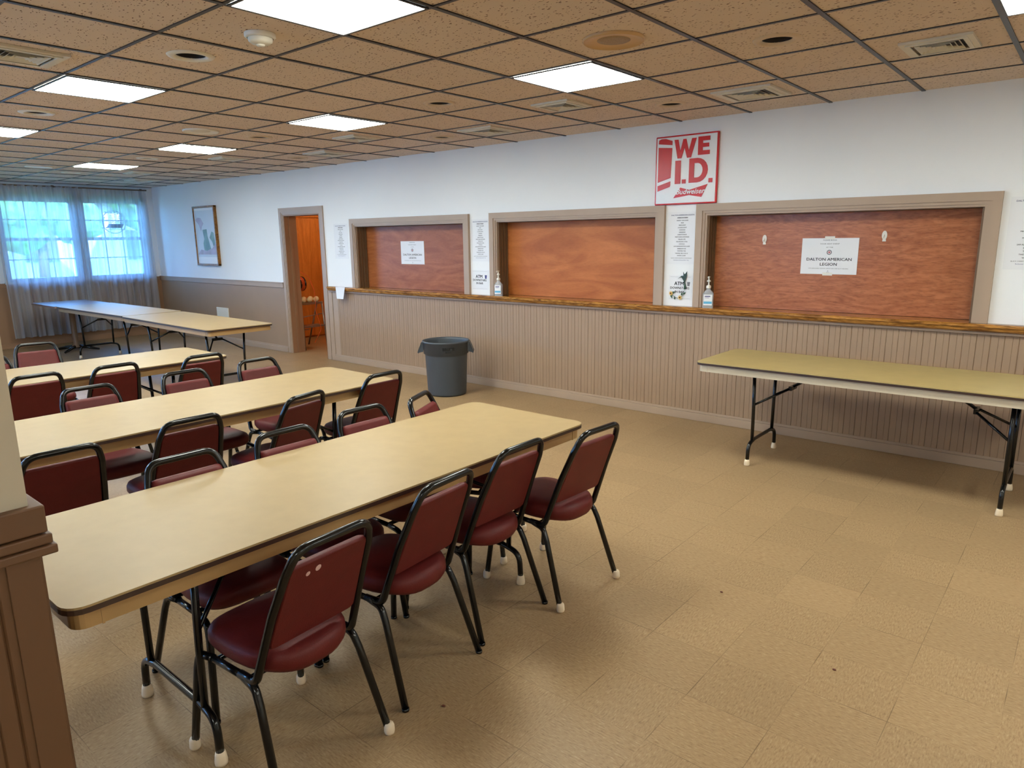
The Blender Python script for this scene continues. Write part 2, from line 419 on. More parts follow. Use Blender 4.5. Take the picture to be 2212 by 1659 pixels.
def emission(name, col, strength):
    m = bpy.data.materials.new(name); m.use_nodes = True
    n, l = nodes_of(m); n.remove(n['Principled BSDF'])
    e = n.new('ShaderNodeEmission'); e.inputs[0].default_value = col; e.inputs[1].default_value = strength
    tc = n.new('ShaderNodeTexCoord'); wv = n.new('ShaderNodeTexNoise'); wv.inputs['Scale'].default_value = 3.0
    mp = n.new('ShaderNodeMapping'); mp.inputs['Scale'].default_value = (0.5, 4, 1); l.new(tc.outputs['Object'], mp.inputs[0]); l.new(mp.outputs[0], wv.inputs[0])
    mr = n.new('ShaderNodeMapRange'); mr.inputs['To Min'].default_value = strength*0.85; mr.inputs['To Max'].default_value = strength*1.15
    l.new(wv.outputs[0], mr.inputs[0]); l.new(mr.outputs[0], e.inputs[1])
    l.new(e.outputs[0], n['Material Output'].inputs[0]); return m
M['diff'] = emission('lit prismatic diffuser', (0.96, 1.0, 0.91, 1), PANEL_L)
M['warmbulb'] = emission('lit warm bulb', (1.0, 0.78, 0.48, 1), 700)

def glass_pane():
    m = bpy.data.materials.new('window glass'); m.use_nodes = True
    n, l = nodes_of(m); n.remove(n['Principled BSDF'])
    t = n.new('ShaderNodeBsdfTransparent'); g = n.new('ShaderNodeBsdfGlossy'); g.inputs['Roughness'].default_value = 0.02
    f = n.new('ShaderNodeFresnel'); f.inputs[0].default_value = 1.3
    x = n.new('ShaderNodeMixShader'); l.new(f.outputs[0], x.inputs[0]); l.new(t.outputs[0], x.inputs[1]); l.new(g.outputs[0], x.inputs[2])
    l.new(x.outputs[0], n['Material Output'].inputs[0]); return m
M['glass'] = glass_pane()
def clear_plastic():
    m = bpy.data.materials.new('clear bottle plastic'); m.use_nodes = True
    n, l = nodes_of(m); b = n['Principled BSDF']
    b.inputs['Base Color'].default_value = (0.72, 0.76, 0.8, 1); b.inputs['Roughness'].default_value = 0.05
    b.inputs['Alpha'].default_value = 0.38
    nz = n.new('ShaderNodeTexNoise'); nz.inputs['Scale'].default_value = 60; bp = n.new('ShaderNodeBump'); bp.inputs['Strength'].default_value = 0.4
    l.new(nz.outputs[0], bp.inputs['Height']); l.new(bp.outputs[0], b.inputs['Normal']); return m
M['clear'] = clear_plastic()
def sheer():
    m = bpy.data.materials.new('sheer curtain'); m.use_nodes = True
    n, l = nodes_of(m); n.remove(n['Principled BSDF'])
    d = n.new('ShaderNodeBsdfDiffuse'); d.inputs[0].default_value = (0.60, 0.61, 0.66, 1)
    tr = n.new('ShaderNodeBsdfTranslucent'); tr.inputs[0].default_value = (0.54, 0.58, 0.65, 1)
    t = n.new('ShaderNodeBsdfTransparent')
    a = n.new('ShaderNodeMixShader'); a.inputs[0].default_value = 0.5; l.new(d.outputs[0], a.inputs[1]); l.new(tr.outputs[0], a.inputs[2])
    tc = n.new('ShaderNodeTexCoord'); mp = n.new('ShaderNodeMapping'); mp.inputs['Scale'].default_value = (1, 14, 0.4); l.new(tc.outputs['Object'], mp.inputs[0])
    nz = n.new('ShaderNodeTexNoise'); nz.inputs['Scale'].default_value = 1.0; nz.inputs['Detail'].default_value = 4; l.new(mp.outputs[0], nz.inputs[0])
    mr = n.new('ShaderNodeMapRange'); mr.inputs['From Min'].default_value = 0.35; mr.inputs['From Max'].default_value = 0.65
    mr.inputs['To Min'].default_value = 0.42; mr.inputs['To Max'].default_value = 0.84; l.new(nz.outputs[0], mr.inputs[0])
    x = n.new('ShaderNodeMixShader'); l.new(mr.outputs[0], x.inputs[0]); l.new(t.outputs[0], x.inputs[1]); l.new(a.outputs[0], x.inputs[2])
    l.new(x.outputs[0], n['Material Output'].inputs[0]); return m
M['sheer'] = sheer()

# ------------------------------------------------------------------ room shell
H = 2.612; T = 0.6096; GX, GY = -2.315, 1.645
XW, XE, YS, YN = -13.3, 3.6, -3.6, 5.77
def tx(j): return GX - T*(j+0.5)
def ty(i): return GY + T*(i+0.5)

b = MB(); b.box((XW-0.2, YS-0.2, -0.12), (XE+0.2, 8.6, 0)); struct(b.build('floor', M['floor']))

LIGHTS = [(0, 0), (0, 4), (0, 8), (3, -8), (3, -4), (3, 0), (3, 4), (3, 8), (3, 12), (0, -8), (-3, -8), (-3, 4), (-3, 8), (-6, -4), (-6, 4), (-6, 8)]
CANS = [(0, 2), (0, 6), (0, 10), (3, -2), (3, 2), (3, 6), (3, 10), (3, 14), (5, 0), (5, 4), (5, 8), (5, 12)]
VENTS4 = [(4, -3), (4, 1), (4, 5), (4, 9), (4, 13)]
VENTS5 = [(5, -1), (5, 3), (5, 7), (5, 15)]
VENTSL = [(-1, 3)]
SPK = [(2, -1, .155), (2, 6, .15), (2, 13, .15)]
# ceiling, tile by tile, with real round holes where the recessed lamps sit
b = MB()
HR = 0.078
for j in range(-10, 19):
    for i in range(-9, 8):
        x0, x1 = max(GX-T*(j+1), XW), min(GX-T*j, XE); y0, y1 = max(GY+T*i, YS), min(GY+T*(i+1), YN)
        if x1 <= x0 or y1 <= y0: continue
        if (i, j) in CANS:
            cx, cy_ = tx(j), ty(i); n = 32; C = []; S = []
            for k in range(n):
                a = 2*PI*k/n; c, s_ = math.cos(a), math.sin(a); q = 1/max(abs(c), abs(s_))
                C.append((cx+HR*c, cy_+HR*s_)); S.append((min(max(cx+c*q*T/2, x0), x1), min(max(cy_+s_*q*T/2, y0), y1)))
            for k in range(n):
                k2 = (k+1) % n
                b.quad([(*C[k], H), (*S[k], H), (*S[k2], H), (*C[k2], H)])
        else:
            b.quad([(x0, y0, H), (x0, y1, H), (x1, y1, H), (x1, y0, H)])
struct(b.build('ceiling', M['ceil'], keep_normals=True))
b = MB(); b.box((XW-.2, YS-.2, H+.25), (XE+.2, 8.6, H+.35)); struct(b.build('trim_1', M['darkin']))
b = MB()
for j in range(-9, 19):
    x = GX-T*j
    if XW < x < XE: b.box((x-.012, YS, H-.006), (x+.012, YN, H-.0005))
for i in range(-8, 8):
    y = GY+T*i
    if YS < y < YN: b.box((XW, y-.009, H-.005), (XE, y+.009, H-.0005))
struct(b.build('trim_2', M['grid']))

def holed(b, plane, t0, t1, u0, u1, v0, v1, holes, mi=0):
    """slab with rectangular holes. plane 'xz': u=x, v=z, thickness in y; 'yz': u=y, thickness in x"""
    us = sorted({u0, u1, *[h[0] for h in holes], *[h[1] for h in holes]}); vs = sorted({v0, v1, *[h[2] for h in holes], *[h[3] for h in holes]})
    us = [u for u in us if u0 <= u <= u1]; vs = [v for v in vs if v0 <= v <= v1]
    for i in range(len(us)-1):
        run = None
        for k in range(len(vs)-1):
            cu, cv = (us[i]+us[i+1])/2, (vs[k]+vs[k+1])/2
            if any(h[0] < cu < h[1] and h[2] < cv < h[3] for h in holes): continue
            if plane == 'xz': b.box((us[i], t0, vs[k]), (us[i+1], t1, vs[k+1]), mi=mi)
            else: b.box((t0, us[i], vs[k]), (t1, us[i+1], vs[k+1]), mi=mi)
DOOR = (-9.13, -8.25, -0.01, 2.01)
HATCH = [(-7.47, -5.54), (-5.035, -3.135), (-2.64, -0.655)]
HZ0, HZ1 = 1.0, 1.815
b = MB(); holed(b, 'xz', YN, YN+.19, XW-.2, XE+.2, 0, H+.3, [DOOR]+[(a, c, HZ0, HZ1) for a, c in HATCH])
struct(b.build('wall_front', M['white']))
WINS = [(3.42, 4.46, 1.05, 2.36), (4.60, 5.56, 1.05, 2.36), (0.2, 1.4, 1.05, 2.36), (1.55, 2.7, 1.05, 2.36), (-1.6, -0.3, 1.05, 2.36), (-3.2, -1.9, 1.05, 2.36)]  # after the curtained pair: unseen windows, added for more blue daylight
b = MB(); holed(b, 'yz', XW-.18, XW, YS-.2, YN, 0, H+.3, WINS); struct(b.build('wall_left', M['white']))
FILL_WINS = [(-9.4, -8.0, 1.05, 2.3), (-5.4, -4.2, 1.05, 2.3)]  # unseen rear windows, added to throw daylight onto the bar wall
b = MB(); holed(b, 'xz', YS-.15, YS, XW-.2, XE+.2, 0, H+.3, FILL_WINS); struct(b.build('wall_back', M['beigewall']))
b = MB(); b.box((XE, YS, 0), (XE+.15, YN, H+.3)); struct(b.build('wall_right', M['beigewall']))
# closet behind the doorway
b = MB()
b.box((-10.55, YN+.19, 0), (-10.45, 8.5, H+.25)); b.box((-10.55, 8.4, 0), (-8.0, 8.5, H+.25)); b.box((-8.1, YN+.19, 0), (-8.0, 8.5, H+.25))
struct(b.build('wall_closet', M['closet']))
b = MB(); b.box((-10.47, YN+.19, H+.02), (-8.0, 8.5, H+.05)); struct(b.build('ceiling_closet', M['closet']))
b = MB(); b.box((-10.45, 6.55, 0.02), (-10.425, 7.9, 2.0), bev=.004); b.box((-10.45, 6.45, 2.03), (-10.42, 8.0, 2.14), bev=.004)
struct(b.build('door_2', M['closet']))
b = MB(); b.box((-10.449, 6.36, 0), (-10.41, 6.5, 2.1)); struct(b.build('trim_3', M['brown']))

# partition beside the camera
PX, PY = -1.86, 0.447
b = MB(); b.box((-2.06, -1.6, 0), (PX, PY-.004, H-.001)); struct(b.build('wall_partition', M['cream']))
b = MB()
def vgroove(b, u0, u1, z0, z1, step, face, depth=.004, w=.006, plane='x', thick=.012, weak=None):
    """bead board: one sheet with real V grooves. plane 'x': runs along x, facing -y at y=face; 'y': runs along y, facing +x at x=face"""
    us = [u0]; ds = [0]; k = 0; u = u0+step
    while u < u1-step*.4:
        d = depth if (weak is None or k % 2 == 0) else weak
        ww = w if (weak is None or k % 2 == 0) else w*.7
        us += [u-ww/2, u, u+ww/2]; ds += [0, d, 0]; u += step*(1.0 if weak is None else (1.12 if k % 2 == 0 else .88)); k += 1
    us.append(u1); ds.append(0)
    f = (lambda u, d, z: (u, face+d, z)) if plane == 'x' else (lambda u, d, z: (face-d, u, z))
    lo = [b.bm.verts.new(f(u, d, z0)) for u, d in zip(us, ds)]; hi = [b.bm.verts.new(f(u, d, z1)) for u, d in zip(us, ds)]
    for i in range(len(us)-1): b.bm.faces.new((lo[i], lo[i+1], hi[i+1], hi[i]))
    bk = [b.bm.verts.new(f(u, thick, z)) for u in (u0, u1) for z in (z0, z1)]
    b.bm.faces.new((hi[0], *hi[1:], bk[3], bk[1]))
    b.bm.faces.new((lo[0], hi[0], bk[1], bk[0])); b.bm.faces.new((lo[-1], hi[-1], bk[3], bk[2]))
vgroove(b, -1.58, PY-.069, 0, 0.94, .045, PX+.012, plane='y', depth=.006, w=.010, weak=.004)
b.box((PX+.0005, PY-.070, 0), (PX+.018, PY, .94), bev=.002)
b.box((-2.075, PY-.0035, 0), (PX+.016, PY+.004, .94), bev=.002)
struct(b.build('trim_4', M['brown_dim']))
b = MB()
def rail_prof(b, x_in, y_in):
    for z0, z1, e in ((.925, .948, .034), (.950, .975, .028), (.978, 1.045, .022)):
        b.box((-2.06-e, -1.6, z0), (PX+e+.002, PY+e, z1), bev=.004)
rail_prof(b, 0, 0); struct(b.build('trim_5', M['brown_dim']))

# bar wall: bead board, corner board, baseboard, shelf, chair rail
b = MB(); vgroove(b, -8.02, XE, 0.085, 0.955, .0405, YN-.013, weak=.0022, depth=.0045, w=.006)
struct(b.build('trim_6', M['tan']))
b = MB(); b.box((-8.145, YN-.017, 0), (-8.06, YN-.0005, 1.0), bev=.003); b.box((-8.045, YN-.016, .085), (-7.93, YN-.0005, .955), bev=.003)
struct(b.build('trim_7', M['casing']))
def baseboard(name, x0, x1, mt):
    b = MB(); b.box((x0, YN-.022, 0), (x1, YN-.0005, .07), bev=.003); b.box((x0, YN-.016, .07), (x1, YN-.0005, .092), bev=.004)
    struct(b.build(name, mt))
baseboard('baseboard_front', -8.06, XE, M['casing']); baseboard('baseboard_left', XW, -9.24, M['casing'])
b = MB(); b.box((XW, YN-.010, .085), (-9.24, YN-.0005, .965)); struct(b.build('trim_8', M['tan']))
b = MB(); b.box((XW, YN-.022, .965), (-9.24, YN-.0005, 1.04), bev=.004); b.box((XW, YN-.030, 1.032), (-9.24, YN-.0005, 1.045), bev=.003)
struct(b.build('trim_9', M['casing']))
# window wall wainscot
b = MB(); b.box((XW+.0005, YS, 0), (XW+.012, YN-.0105, .965)); b.box((XW+.0005, YS, .965), (XW+.028, YN-.031, 1.035), bev=.003)
b.box((XW+.0005, YS, 0), (XW+.024, YN-.031, .09), bev=.003); struct(b.build('trim_10', M['brown']))
# bar shelf
b = MB()
pr = [(YN+.16, 1.030), (YN-.075, 1.030), (YN-.088, 1.022), (YN-.088, 1.010), (YN-.078, 1.002), (YN-.070, .985), (YN-.052, .974), (YN+.02, .974)]
b.prism(pr, -8.075, XE, 'yz', smooth_side=False)
sh = b.build('bar_shelf', M['shelf'])
tag(sh, 'long dark varnished wooden bar shelf running above the beadboard under the shuttered hatches', 'shelf')
b = MB(); b.box((-8.075, YN-.040, .955), (XE, YN-.0005, .9735), bev=.004); struct(b.build('trim_11', M['casing']))

def casing(name, x0, x1, z1, z0, w, mt, deep=.034):
    """mitred stepped casing on the front wall around an opening (three sides)"""
    b = MB()
    for a, c, d in ((w*.40, w, deep), (w*.18, w*.40, deep*.72), (0.0, w*.18, deep*.45)):
        y0, y1 = YN-d, YN-.0005
        # left, right, top as mitred prisms (xz polygons)
        b.prism([(x0-c, z0), (x0-a, z0), (x0-a, z1+a), (x0-c, z1+c)], y0, y1, 'xz')
        b.prism([(x1+a, z0), (x1+c, z0), (x1+c, z1+c), (x1+a, z1+a)], y0, y1, 'xz')
        b.prism([(x0-a, z1+a), (x1+a, z1+a), (x1+c, z1+c), (x0-c, z1+c)], y0, y1, 'xz')
    return struct(b.build(name, mt))
for k, (a, c) in enumerate(HATCH): casing('trim_%d' % (12+k), a, c, HZ1, 1.0305, .097, M['casing'])
casing('door_1', DOOR[0], DOOR[1], DOOR[3], 0, .095, M['casing'], deep=.018)
# door jamb lining
b = MB(); b.box((DOOR[0]-.0, YN-.004, 0), (DOOR[0]+.018, YN+.195, DOOR[3])); b.box((DOOR[1]-.018, YN-.004, 0), (DOOR[1], YN+.195, DOOR[3]))
b.box((DOOR[0]+.0185, YN-.004, DOOR[3]-.018), (DOOR[1]-.0185, YN+.195, DOOR[3])); b.box((DOOR[0]+.018, YN+.07, 0), (DOOR[0]+.03, YN+.11, DOOR[3]-.018))
struct(b.build('trim_15', M['brown']))

# hatches: track strips in the reveals and the plywood shutters
TXT = ['brown plywood shutter closing the narrow hatch nearest the doorway', 'orange plywood shutter with swirling grain and no notice, in the middle hatch',
       'large reddish varnished plywood shutter in the hatch furthest right, with two hooks']
for k, (a, c) in enumerate(HATCH):
    b = MB()
    for xx, s_ in ((a, 1), (c, -1)):
        for y0 in (YN+.004, YN+.045, YN+.09, YN+.135):
            b.box((xx, y0, 1.0305), (xx+s_*.014, y0+.018, HZ1-.001), bev=.002)
        b.box((xx, YN+.001, 1.0305), (xx+s_*.004, YN+.188, HZ1-.001))
    b.box((a, YN+.001, HZ1-.005), (c, YN+.188, HZ1-.001))
    struct(b.build('trim_%d' % (16+k), M['track']))
    b = MB(); b.box((a+.0045, YN+.158, 1.0315), (c-.0045, YN+.17, HZ1-.0055), bev=.0015)
    tag(b.build('hatch_shutter', M['ply%d' % (k+1)]), TXT[k], 'shutter')
b = MB(); b.box((-7.6, YN+.19, .9), (-.5, YN+.2, 2.0)); struct(b.build('wall_bar', M['darkin']))
PYF = YN+.158      # front face of the shutters

# ------------------------------------------------------------------ windows
def window(n, y0, y1, z0, z1):
    b = MB()
    xi = XW-.10
    b.box((xi-.04, y0, z0), (xi+.04, y0+.045, z1)); b.box((xi-.04, y1-.045, z0), (xi+.04, y1, z1))
    b.box((xi-.04, y0, z1-.045), (xi+.04, y1, z1)); b.box((xi-.04, y0, z0), (xi+.05, y1, z0+.05))
    zm = (z0+z1)/2+.015
    b.box((xi-.02, y0+.045, zm-.025), (xi+.025, y1-.045, zm+.025))
    for zz in ((z0+.05+zm-.025)/2, (zm+.025+z1-.045)/2): b.box((xi-.01, y0+.045, zz-.009), (xi+.012, y1-.045, zz+.009))
    for f in (1/3, 2/3):
        yy = y0+.045+(y1-y0-.09)*f; b.box((xi-.01, yy-.009, z0+.05), (xi+.012, yy+.009, z1-.045))
    # interior casing
    b.box((XW+.0005, y0-.07, z0-.05), (XW+.016, y0, z1+.08)); b.box((XW+.0005, y1, z0-.05), (XW+.016, y1+.07, z1+.08))
    b.box((XW+.0005, y0-.07, z1), (XW+.016, y1+.07, z1+.08)); b.box((XW-.06, y0-.08, z0-.03), (XW+.045, y1+.08, z0), bev=.004)
    w = struct(b.build('window_%d' % n, M['wframe']))
    b = MB(); b.box((xi-.003, y0+.04, z0+.04), (xi+.001, y1-.04, z1-.04)); b.build('pane', M['glass'], w)
for n, w in enumerate(WINS): window(n+1, *w)
for n, (x0, x1, z0, z1) in enumerate(FILL_WINS):
    b = MB(); yi = YS-.08; xm = (x0+x1)/2; zm = (z0+z1)/2
    for q in ((x0, x0+.05, z0, z1), (x1-.05, x1, z0, z1), (x0, x1, z1-.05, z1), (x0, x1, z0, z0+.05), (xm-.03, xm+.03, z0, z1), (x0, x1, zm-.02, zm+.02)): b.box((q[0], yi-.03, q[2]), (q[1], yi+.03, q[3]))
    w = struct(b.build('window_%d' % (n+7), M['wframe']))
    b = MB(); b.box((x0+.04, yi-.002, z0+.04), (x1-.04, yi+.002, z1-.04)); b.build('pane', M['glass'], w)
    ld = bpy.data.lights.new('window_portal', 'AREA'); ld.shape = 'RECTANGLE'; ld.size = x1-x0; ld.size_y = z1-z0; ld.cycles.is_portal = True
    lo = bpy.data.objects.new('window_portal', ld); COL.objects.link(lo); lo.location = (xm, YS-.2, zm); lo.rotation_euler = (PI/2, 0, 0)
# daylight portals at the glazing: they only guide sampling of the sky
for n, (y0, y1, z0, z1) in enumerate(WINS):
    ld = bpy.data.lights.new('window_portal', 'AREA'); ld.shape = 'RECTANGLE'; ld.size = z1-z0; ld.size_y = y1-y0; ld.cycles.is_portal = True
    lo = bpy.data.objects.new('window_portal', ld); COL.objects.link(lo); lo.location = (XW-.22, (y0+y1)/2, (z0+z1)/2); lo.rotation_euler = (0, -PI/2, 0)

def curtain(y0, y1, z0, z1, x, folds, label, seed, thin=0.9):
    rnd = random.Random(seed); b = MB(); nu = int((y1-y0)*70); nv = 26; grid = []
    ph = [rnd.uniform(0, 6.28) for _ in range(5)]
    for v in range(nv+1):
        row = []; t = v/nv; z = z1-(z1-z0)*t
        for u in range(nu+1):
            s_ = u/nu; y = y0+(y1-y0)*s_
            amp = .012+.03*t
            d = amp*(math.sin(folds*2*PI*s_+ph[0])+.5*math.sin(folds*3.7*s_*PI+ph[1]+t)+.35*math.sin(folds*7.1*s_*PI+ph[2]))
            if v == 0: z_ = z1+.010+.012*abs(math.sin(s_*PI*9*(y1-y0)+ph[3]))
            else: z_ = z
            yy = y+(.02*t*math.sin(folds*1.3*s_*2*PI+ph[4]))
            if v == nv: z_ += .006*math.sin(folds*2*PI*s_)
            row.append(b.bm.verts.new((x+d, yy, z_)))
        grid.append(row)
    for v in range(nv):
        for u in range(nu):
            f = b.bm.faces.new((grid[v][u], grid[v][u+1], grid[v+1][u+1], grid[v+1][u])); f.smooth = True
    # hem: a doubled strip along the bottom
    hem = []
    for r in (nv-1, nv):
        hem.append([b.bm.verts.new(q.co+Vector((.004, 0, 0))) for q in grid[r]])
    for u in range(nu):
        f = b.bm.faces.new((hem[0][u], hem[0][u+1], hem[1][u+1], hem[1][u])); f.smooth = True
    return tag(b.build('curtain', M['sheer']), label, 'curtain')
curtain(4.36, 5.60, .17, 2.535, XW+.13, 9, 'sheer white curtain panel nearest the corner, over the window with the ship ornament', 3)
curtain(3.30, 4.52, .17, 2.535, XW+.16, 9, 'sheer white curtain panel hanging over the left window, at the left edge of the view', 8)
rod = thing('curtain_rod', (XW+.145, 3.9, 2.548), 'thin dark reddish brown curtain rod just below the ceiling on the window wall', 'curtain rod')
b = MB(); b.tube([(0, -1.2, 0), (0, 1.72, 0)], .011, 8); b.build('rod', M['track'], rod)
for yy in (-1.1, .3, 1.68):
    b = MB(); b.box((-.144, yy-.01, -.008), (0, yy+.01, .008)); b.box((-.1445, yy-.02, -.03), (-.138, yy+.02, .03)); b.build('bracket', M['track'], rod)

# ship ornament hanging in the right window
orn = thing('ship_ornament', (XW+.04, 5.06, 2.0), 'round dark metal ornament of a sailing ship inside a wreath, hanging in the right window', 'ornament')
b = MB(); b.tube([(0, .19*math.cos(t*2*PI/28), .19*math.sin(t*2*PI/28)) for t in range(28)], .006, 6, closed=True)
for t in range(40):
    a = t*2*PI/40
    if 0.1 < a < 2.2 or 2.6 < a < 3.9:
        r = .19+random.uniform(-.03, .03); p = Vector((0, r*math.cos(a), r*math.sin(a)))
        b.lathe([(0, -.012), (.016, 0), (0, .012)], p, 6)
b.build('wreath', M['ornament'], orn)
b = MB(); b.prism([(-.13, -.10), (.12, -.10), (.155, -.03), (-.09, -.03)], -.004, .004, 'yz'); b.tube([(0, -.16, -.13), (0, 0, -.115), (0, .17, -.13)], .004, 6)
b.build('hull', M['ornament'], orn)
b = MB()
for yy, h in ((-.05, .13), (.03, .16), (.10, .11)): b.tube([(0, yy, -.03), (0, yy, h)], .0035, 6)
b.tube([(0, .12, -.03), (0, .20, .03)], .003, 6); b.build('mast', M['ornament'], orn)
b = MB()
for yy, h in ((-.05, .13), (.03, .16), (.10, .11)):
    for k in range(3):
        z = -.005+k*h/3.2; w_ = .034-.006*k
        pts = [(0, yy-w_, z), (.006, yy-w_*.9, z+.016), (0, yy-w_*.8, z+.032), (0, yy+w_*.8, z+.032), (.006, yy+w_*.9, z+.016), (0, yy+w_, z)]
        b.tube(pts, .003, 5, closed=True)
b.build('sail', M['ornament'], orn)
b = MB(); b.tube([(0, 0, .19), (0, 0, .36)], .0015, 5); b.build('hanging_wire', M['ornament'], orn)

# outdoors beyond the windows
b = MB(); b.box((-60, -30, -.5), (XW-.25, 40, -.3)); struct(b.build('ground', M['lawn']))
b = MB(); b.box((-26, -30, -.3), (-20, 40, -.28)); struct(b.build('road', M['road']))
hs = thing('house', (-38, 10, -.3), 'pale house across the road, seen faintly through the sheer curtains', 'house')
b = MB(); b.box((-4, -7, 0), (4, 7, 3.6)); b.build('wall', M['siding'], hs)
b = MB(); b.prism([(-7.6, 3.6), (7.6, 3.6), (0, 6.4)], -4.4, 4.4, 'yz'); b.build('roof', M['roof'], hs)
for yy in (-4, 0, 4):
    b = MB(); b.box((4.0, yy-.6, 1.2), (4.05, yy+.6, 2.5)); b.build('window', M['roof'], hs)
def tree(x, y, h, r, label, seed):
    rnd = random.Random(seed)
    t = thing('tree', (x, y, -.3), label, 'tree', group='trees beyond the windows')
    b = MB(); b.tube([(0, 0, 0), (.1, .05, h*.35), (0, .1, h*.7)], [.2, .15, .08], 8); b.build('trunk', M['track'], t)
    b = MB()
    for k in range(9):
        c = Vector((rnd.uniform(-r, r)*.6, rnd.uniform(-r, r)*.6, h*.65+rnd.uniform(-.3, .4)*r)); q = r*rnd.uniform(.45, .7)
        tb = bmesh.new(); bmesh.ops.create_icosphere(tb, subdivisions=2, radius=q)
        for v in tb.verts: v.co = v.co*(1+rnd.uniform(-.12, .12))+c
        b.absorb(tb)
    b.build('crown', M['hedge'], t)
tree(-30, 13.5, 6, 2.2, 'leafy tree standing across the road behind the right window', 1)
tree(-29, 8.5, 5, 1.8, 'leafy tree standing across the road behind the left window', 2)

# ------------------------------------------------------------------ ceiling fixtures
def ceiling_light(label, i, j):
    t = thing('ceiling_light', (tx(j), ty(i), H), label, 'ceiling light', group='fluorescent ceiling panels'); return t
LABEL_L = {(0, 0): 'largest and nearest lit fluorescent panel, cut by the top edge of the photo', (3, 0): 'lit fluorescent panel next to the yellowed round speaker, up and left of the red sign',
  (0, 4): 'lit fluorescent panel at upper left, below the bright-rimmed recessed lamp', (3, 4): 'lit fluorescent panel in the middle distance, above the doorway and narrow hatch',
  (0, 8): 'lit fluorescent panel cut by the left edge of the photo', (3, 8): 'lit fluorescent panel just beyond the second round speaker, over the far folding tables',
  (3, 12): 'furthest lit fluorescent panel, nearest the curtained windows', (3, -4): 'lit fluorescent panel cut by the top right corner of the photo',
  (0, 12): 'lit fluorescent panel near the windows, out of view at left'}
proto = None
def build_light():
    t = thing('ceiling_light', (0, 0, H), '', 'ceiling light')
    b = MB(); o = rrect(-.296, -.296, .296, .296, .003, 1); i_ = rrect(-.283, -.283, .283, .283, .003, 1)
    b.ring(o, i_, -.012, -.0065); b.build('frame', M['grid'], t)
    b = MB(); b.box((-.284, -.284, -.010), (.284, .284, -.003)); b.build('diffuser', M['diff'], t)
    return t
for k, (i, j) in enumerate(LIGHTS):
    if proto is None: proto = t = build_light()
    else: t = copy_tree(proto)
    t.location = (tx(j), ty(i), H)
    t['label'] = LABEL_L.get((i, j), 'lit fluorescent panel in the ceiling behind the viewpoint, out of view'); t['group'] = 'fluorescent ceiling panels'

def build_can(rim):
    t = thing('recessed_light', (0, 0, H), '', 'recessed light')
    b = MB(); b.lathe([(HR-.004, .004), (HR-.002, -.004), (.088, -.010), (.112, -.008), (.120, -.0008)], seg=32); b.build('trim_ring', M[rim], t)
    b = MB(); b.lathe([(HR-.004, .003), (HR-.006, .05), (.05, .14), (.03, .15), (0, .15)], seg=24); b.build('housing', M['darkin'], t)
    b = MB(); b.lathe([(0, .075), (.03, .085), (.045, .105), (.04, .13), (.02, .148)], seg=16); b.build('lamp', M['darkin'], t)
    return t
LABEL_C = {(0, 2): 'unlit recessed lamp with bright white rim, beside the smoke detector', (0, 6): 'unlit recessed lamp near the left edge, below the upper left lit panel',
  (0, 10): 'unlit recessed lamp hidden beyond the left edge', (3, -2): 'unlit recessed lamp at upper right with a wide open dark hole',
  (3, 2): 'unlit recessed lamp left of the small square vent, in a lighter tile', (3, 6): 'small unlit recessed lamp left of the middle-distance lit panel',
  (3, 10): 'small unlit recessed lamp between the two furthest lit panels', (3, 14): 'tiny unlit recessed lamp beyond the furthest lit panel',
  (5, 0): 'unlit recessed lamp close to the bar wall, above and left of the red sign', (5, 4): 'unlit recessed lamp by the bar wall, just left of a large square vent',
  (5, 8): 'unlit recessed lamp close to the bar wall, above the doorway', (5, 12): 'unlit recessed lamp close to the bar wall, above the framed picture'}
protos = {}
for (i, j) in CANS:
    rim = 'plastic' if i == 0 or j >= 10 else 'tanrim'
    if rim not in protos: protos[rim] = t = build_can(rim)
    else: t = copy_tree(protos[rim])
    t.location = (tx(j), ty(i), H); t['label'] = LABEL_C[(i, j)]; t['group'] = 'recessed ceiling lamps'

def build_vent(s):
    """square four-way diffuser: stepped frame and nested louvers over a dark core"""
    t = thing('ceiling_vent', (0, 0, H), '', 'air vent')
    b = MB(); h = s/2
    def sq(r): return [(-r, -r), (r, -r), (r, r), (-r, r)]
    b.ring(sq(h), sq(h*.80), -.014, -.0008); b.ring(sq(h*.84), sq(h*.72), -.020, -.014); b.build('frame', M['vent'], t)
    b = MB(); b.box((-h*.72, -h*.72, -.003), (h*.72, h*.72, -.001)); b.build('duct', M['darkin'], t)
    b = MB()
    for r in (.62, .48, .34, .20):
        A, B_ = sq(h*r), sq(h*(r-.085))
        for k in range(4):
            p, q = A[k], A[(k+1) % 4]; u, v = B_[k], B_[(k+1) % 4]
            b.quad([(*p, -.018), (*q, -.018), (*v, -.006), (*u, -.006)]); b.quad([(*p, -.0195), (*q, -.0195), (*v, -.0075), (*u, -.0075)])
            b.quad([(*p, -.018), (*q, -.018), (*q, -.0195), (*p, -.0195)])
    b.box((-h*.1, -h*.1, -.016), (h*.1, h*.1, -.012)); b.build('louver', M['vent'], t)
    return t
LABEL_V = {(4, -3): 'small square air vent at the upper right corner of the view', (4, 1): 'small square air vent right of the nearer lit panel row, above the middle hatch',
  (4, 5): 'small square air vent just beyond the middle-distance lit panel', (4, 9): 'small square air vent right of the second furthest lit panel', (4, 13): 'tiny dim air vent beyond the furthest lit panel',
  (5, -1): 'large square air vent directly above the red sign', (5, 3): 'large square air vent close to the bar wall, between the first and middle hatches',
  (5, 7): 'large square air vent close to the bar wall, between the doorway and the narrow hatch', (5, 15): 'large air vent in the far corner beside the curtained window',
  (-1, 3): 'square air vent cut by the left edge at upper left, with open louvers'}
proto = None
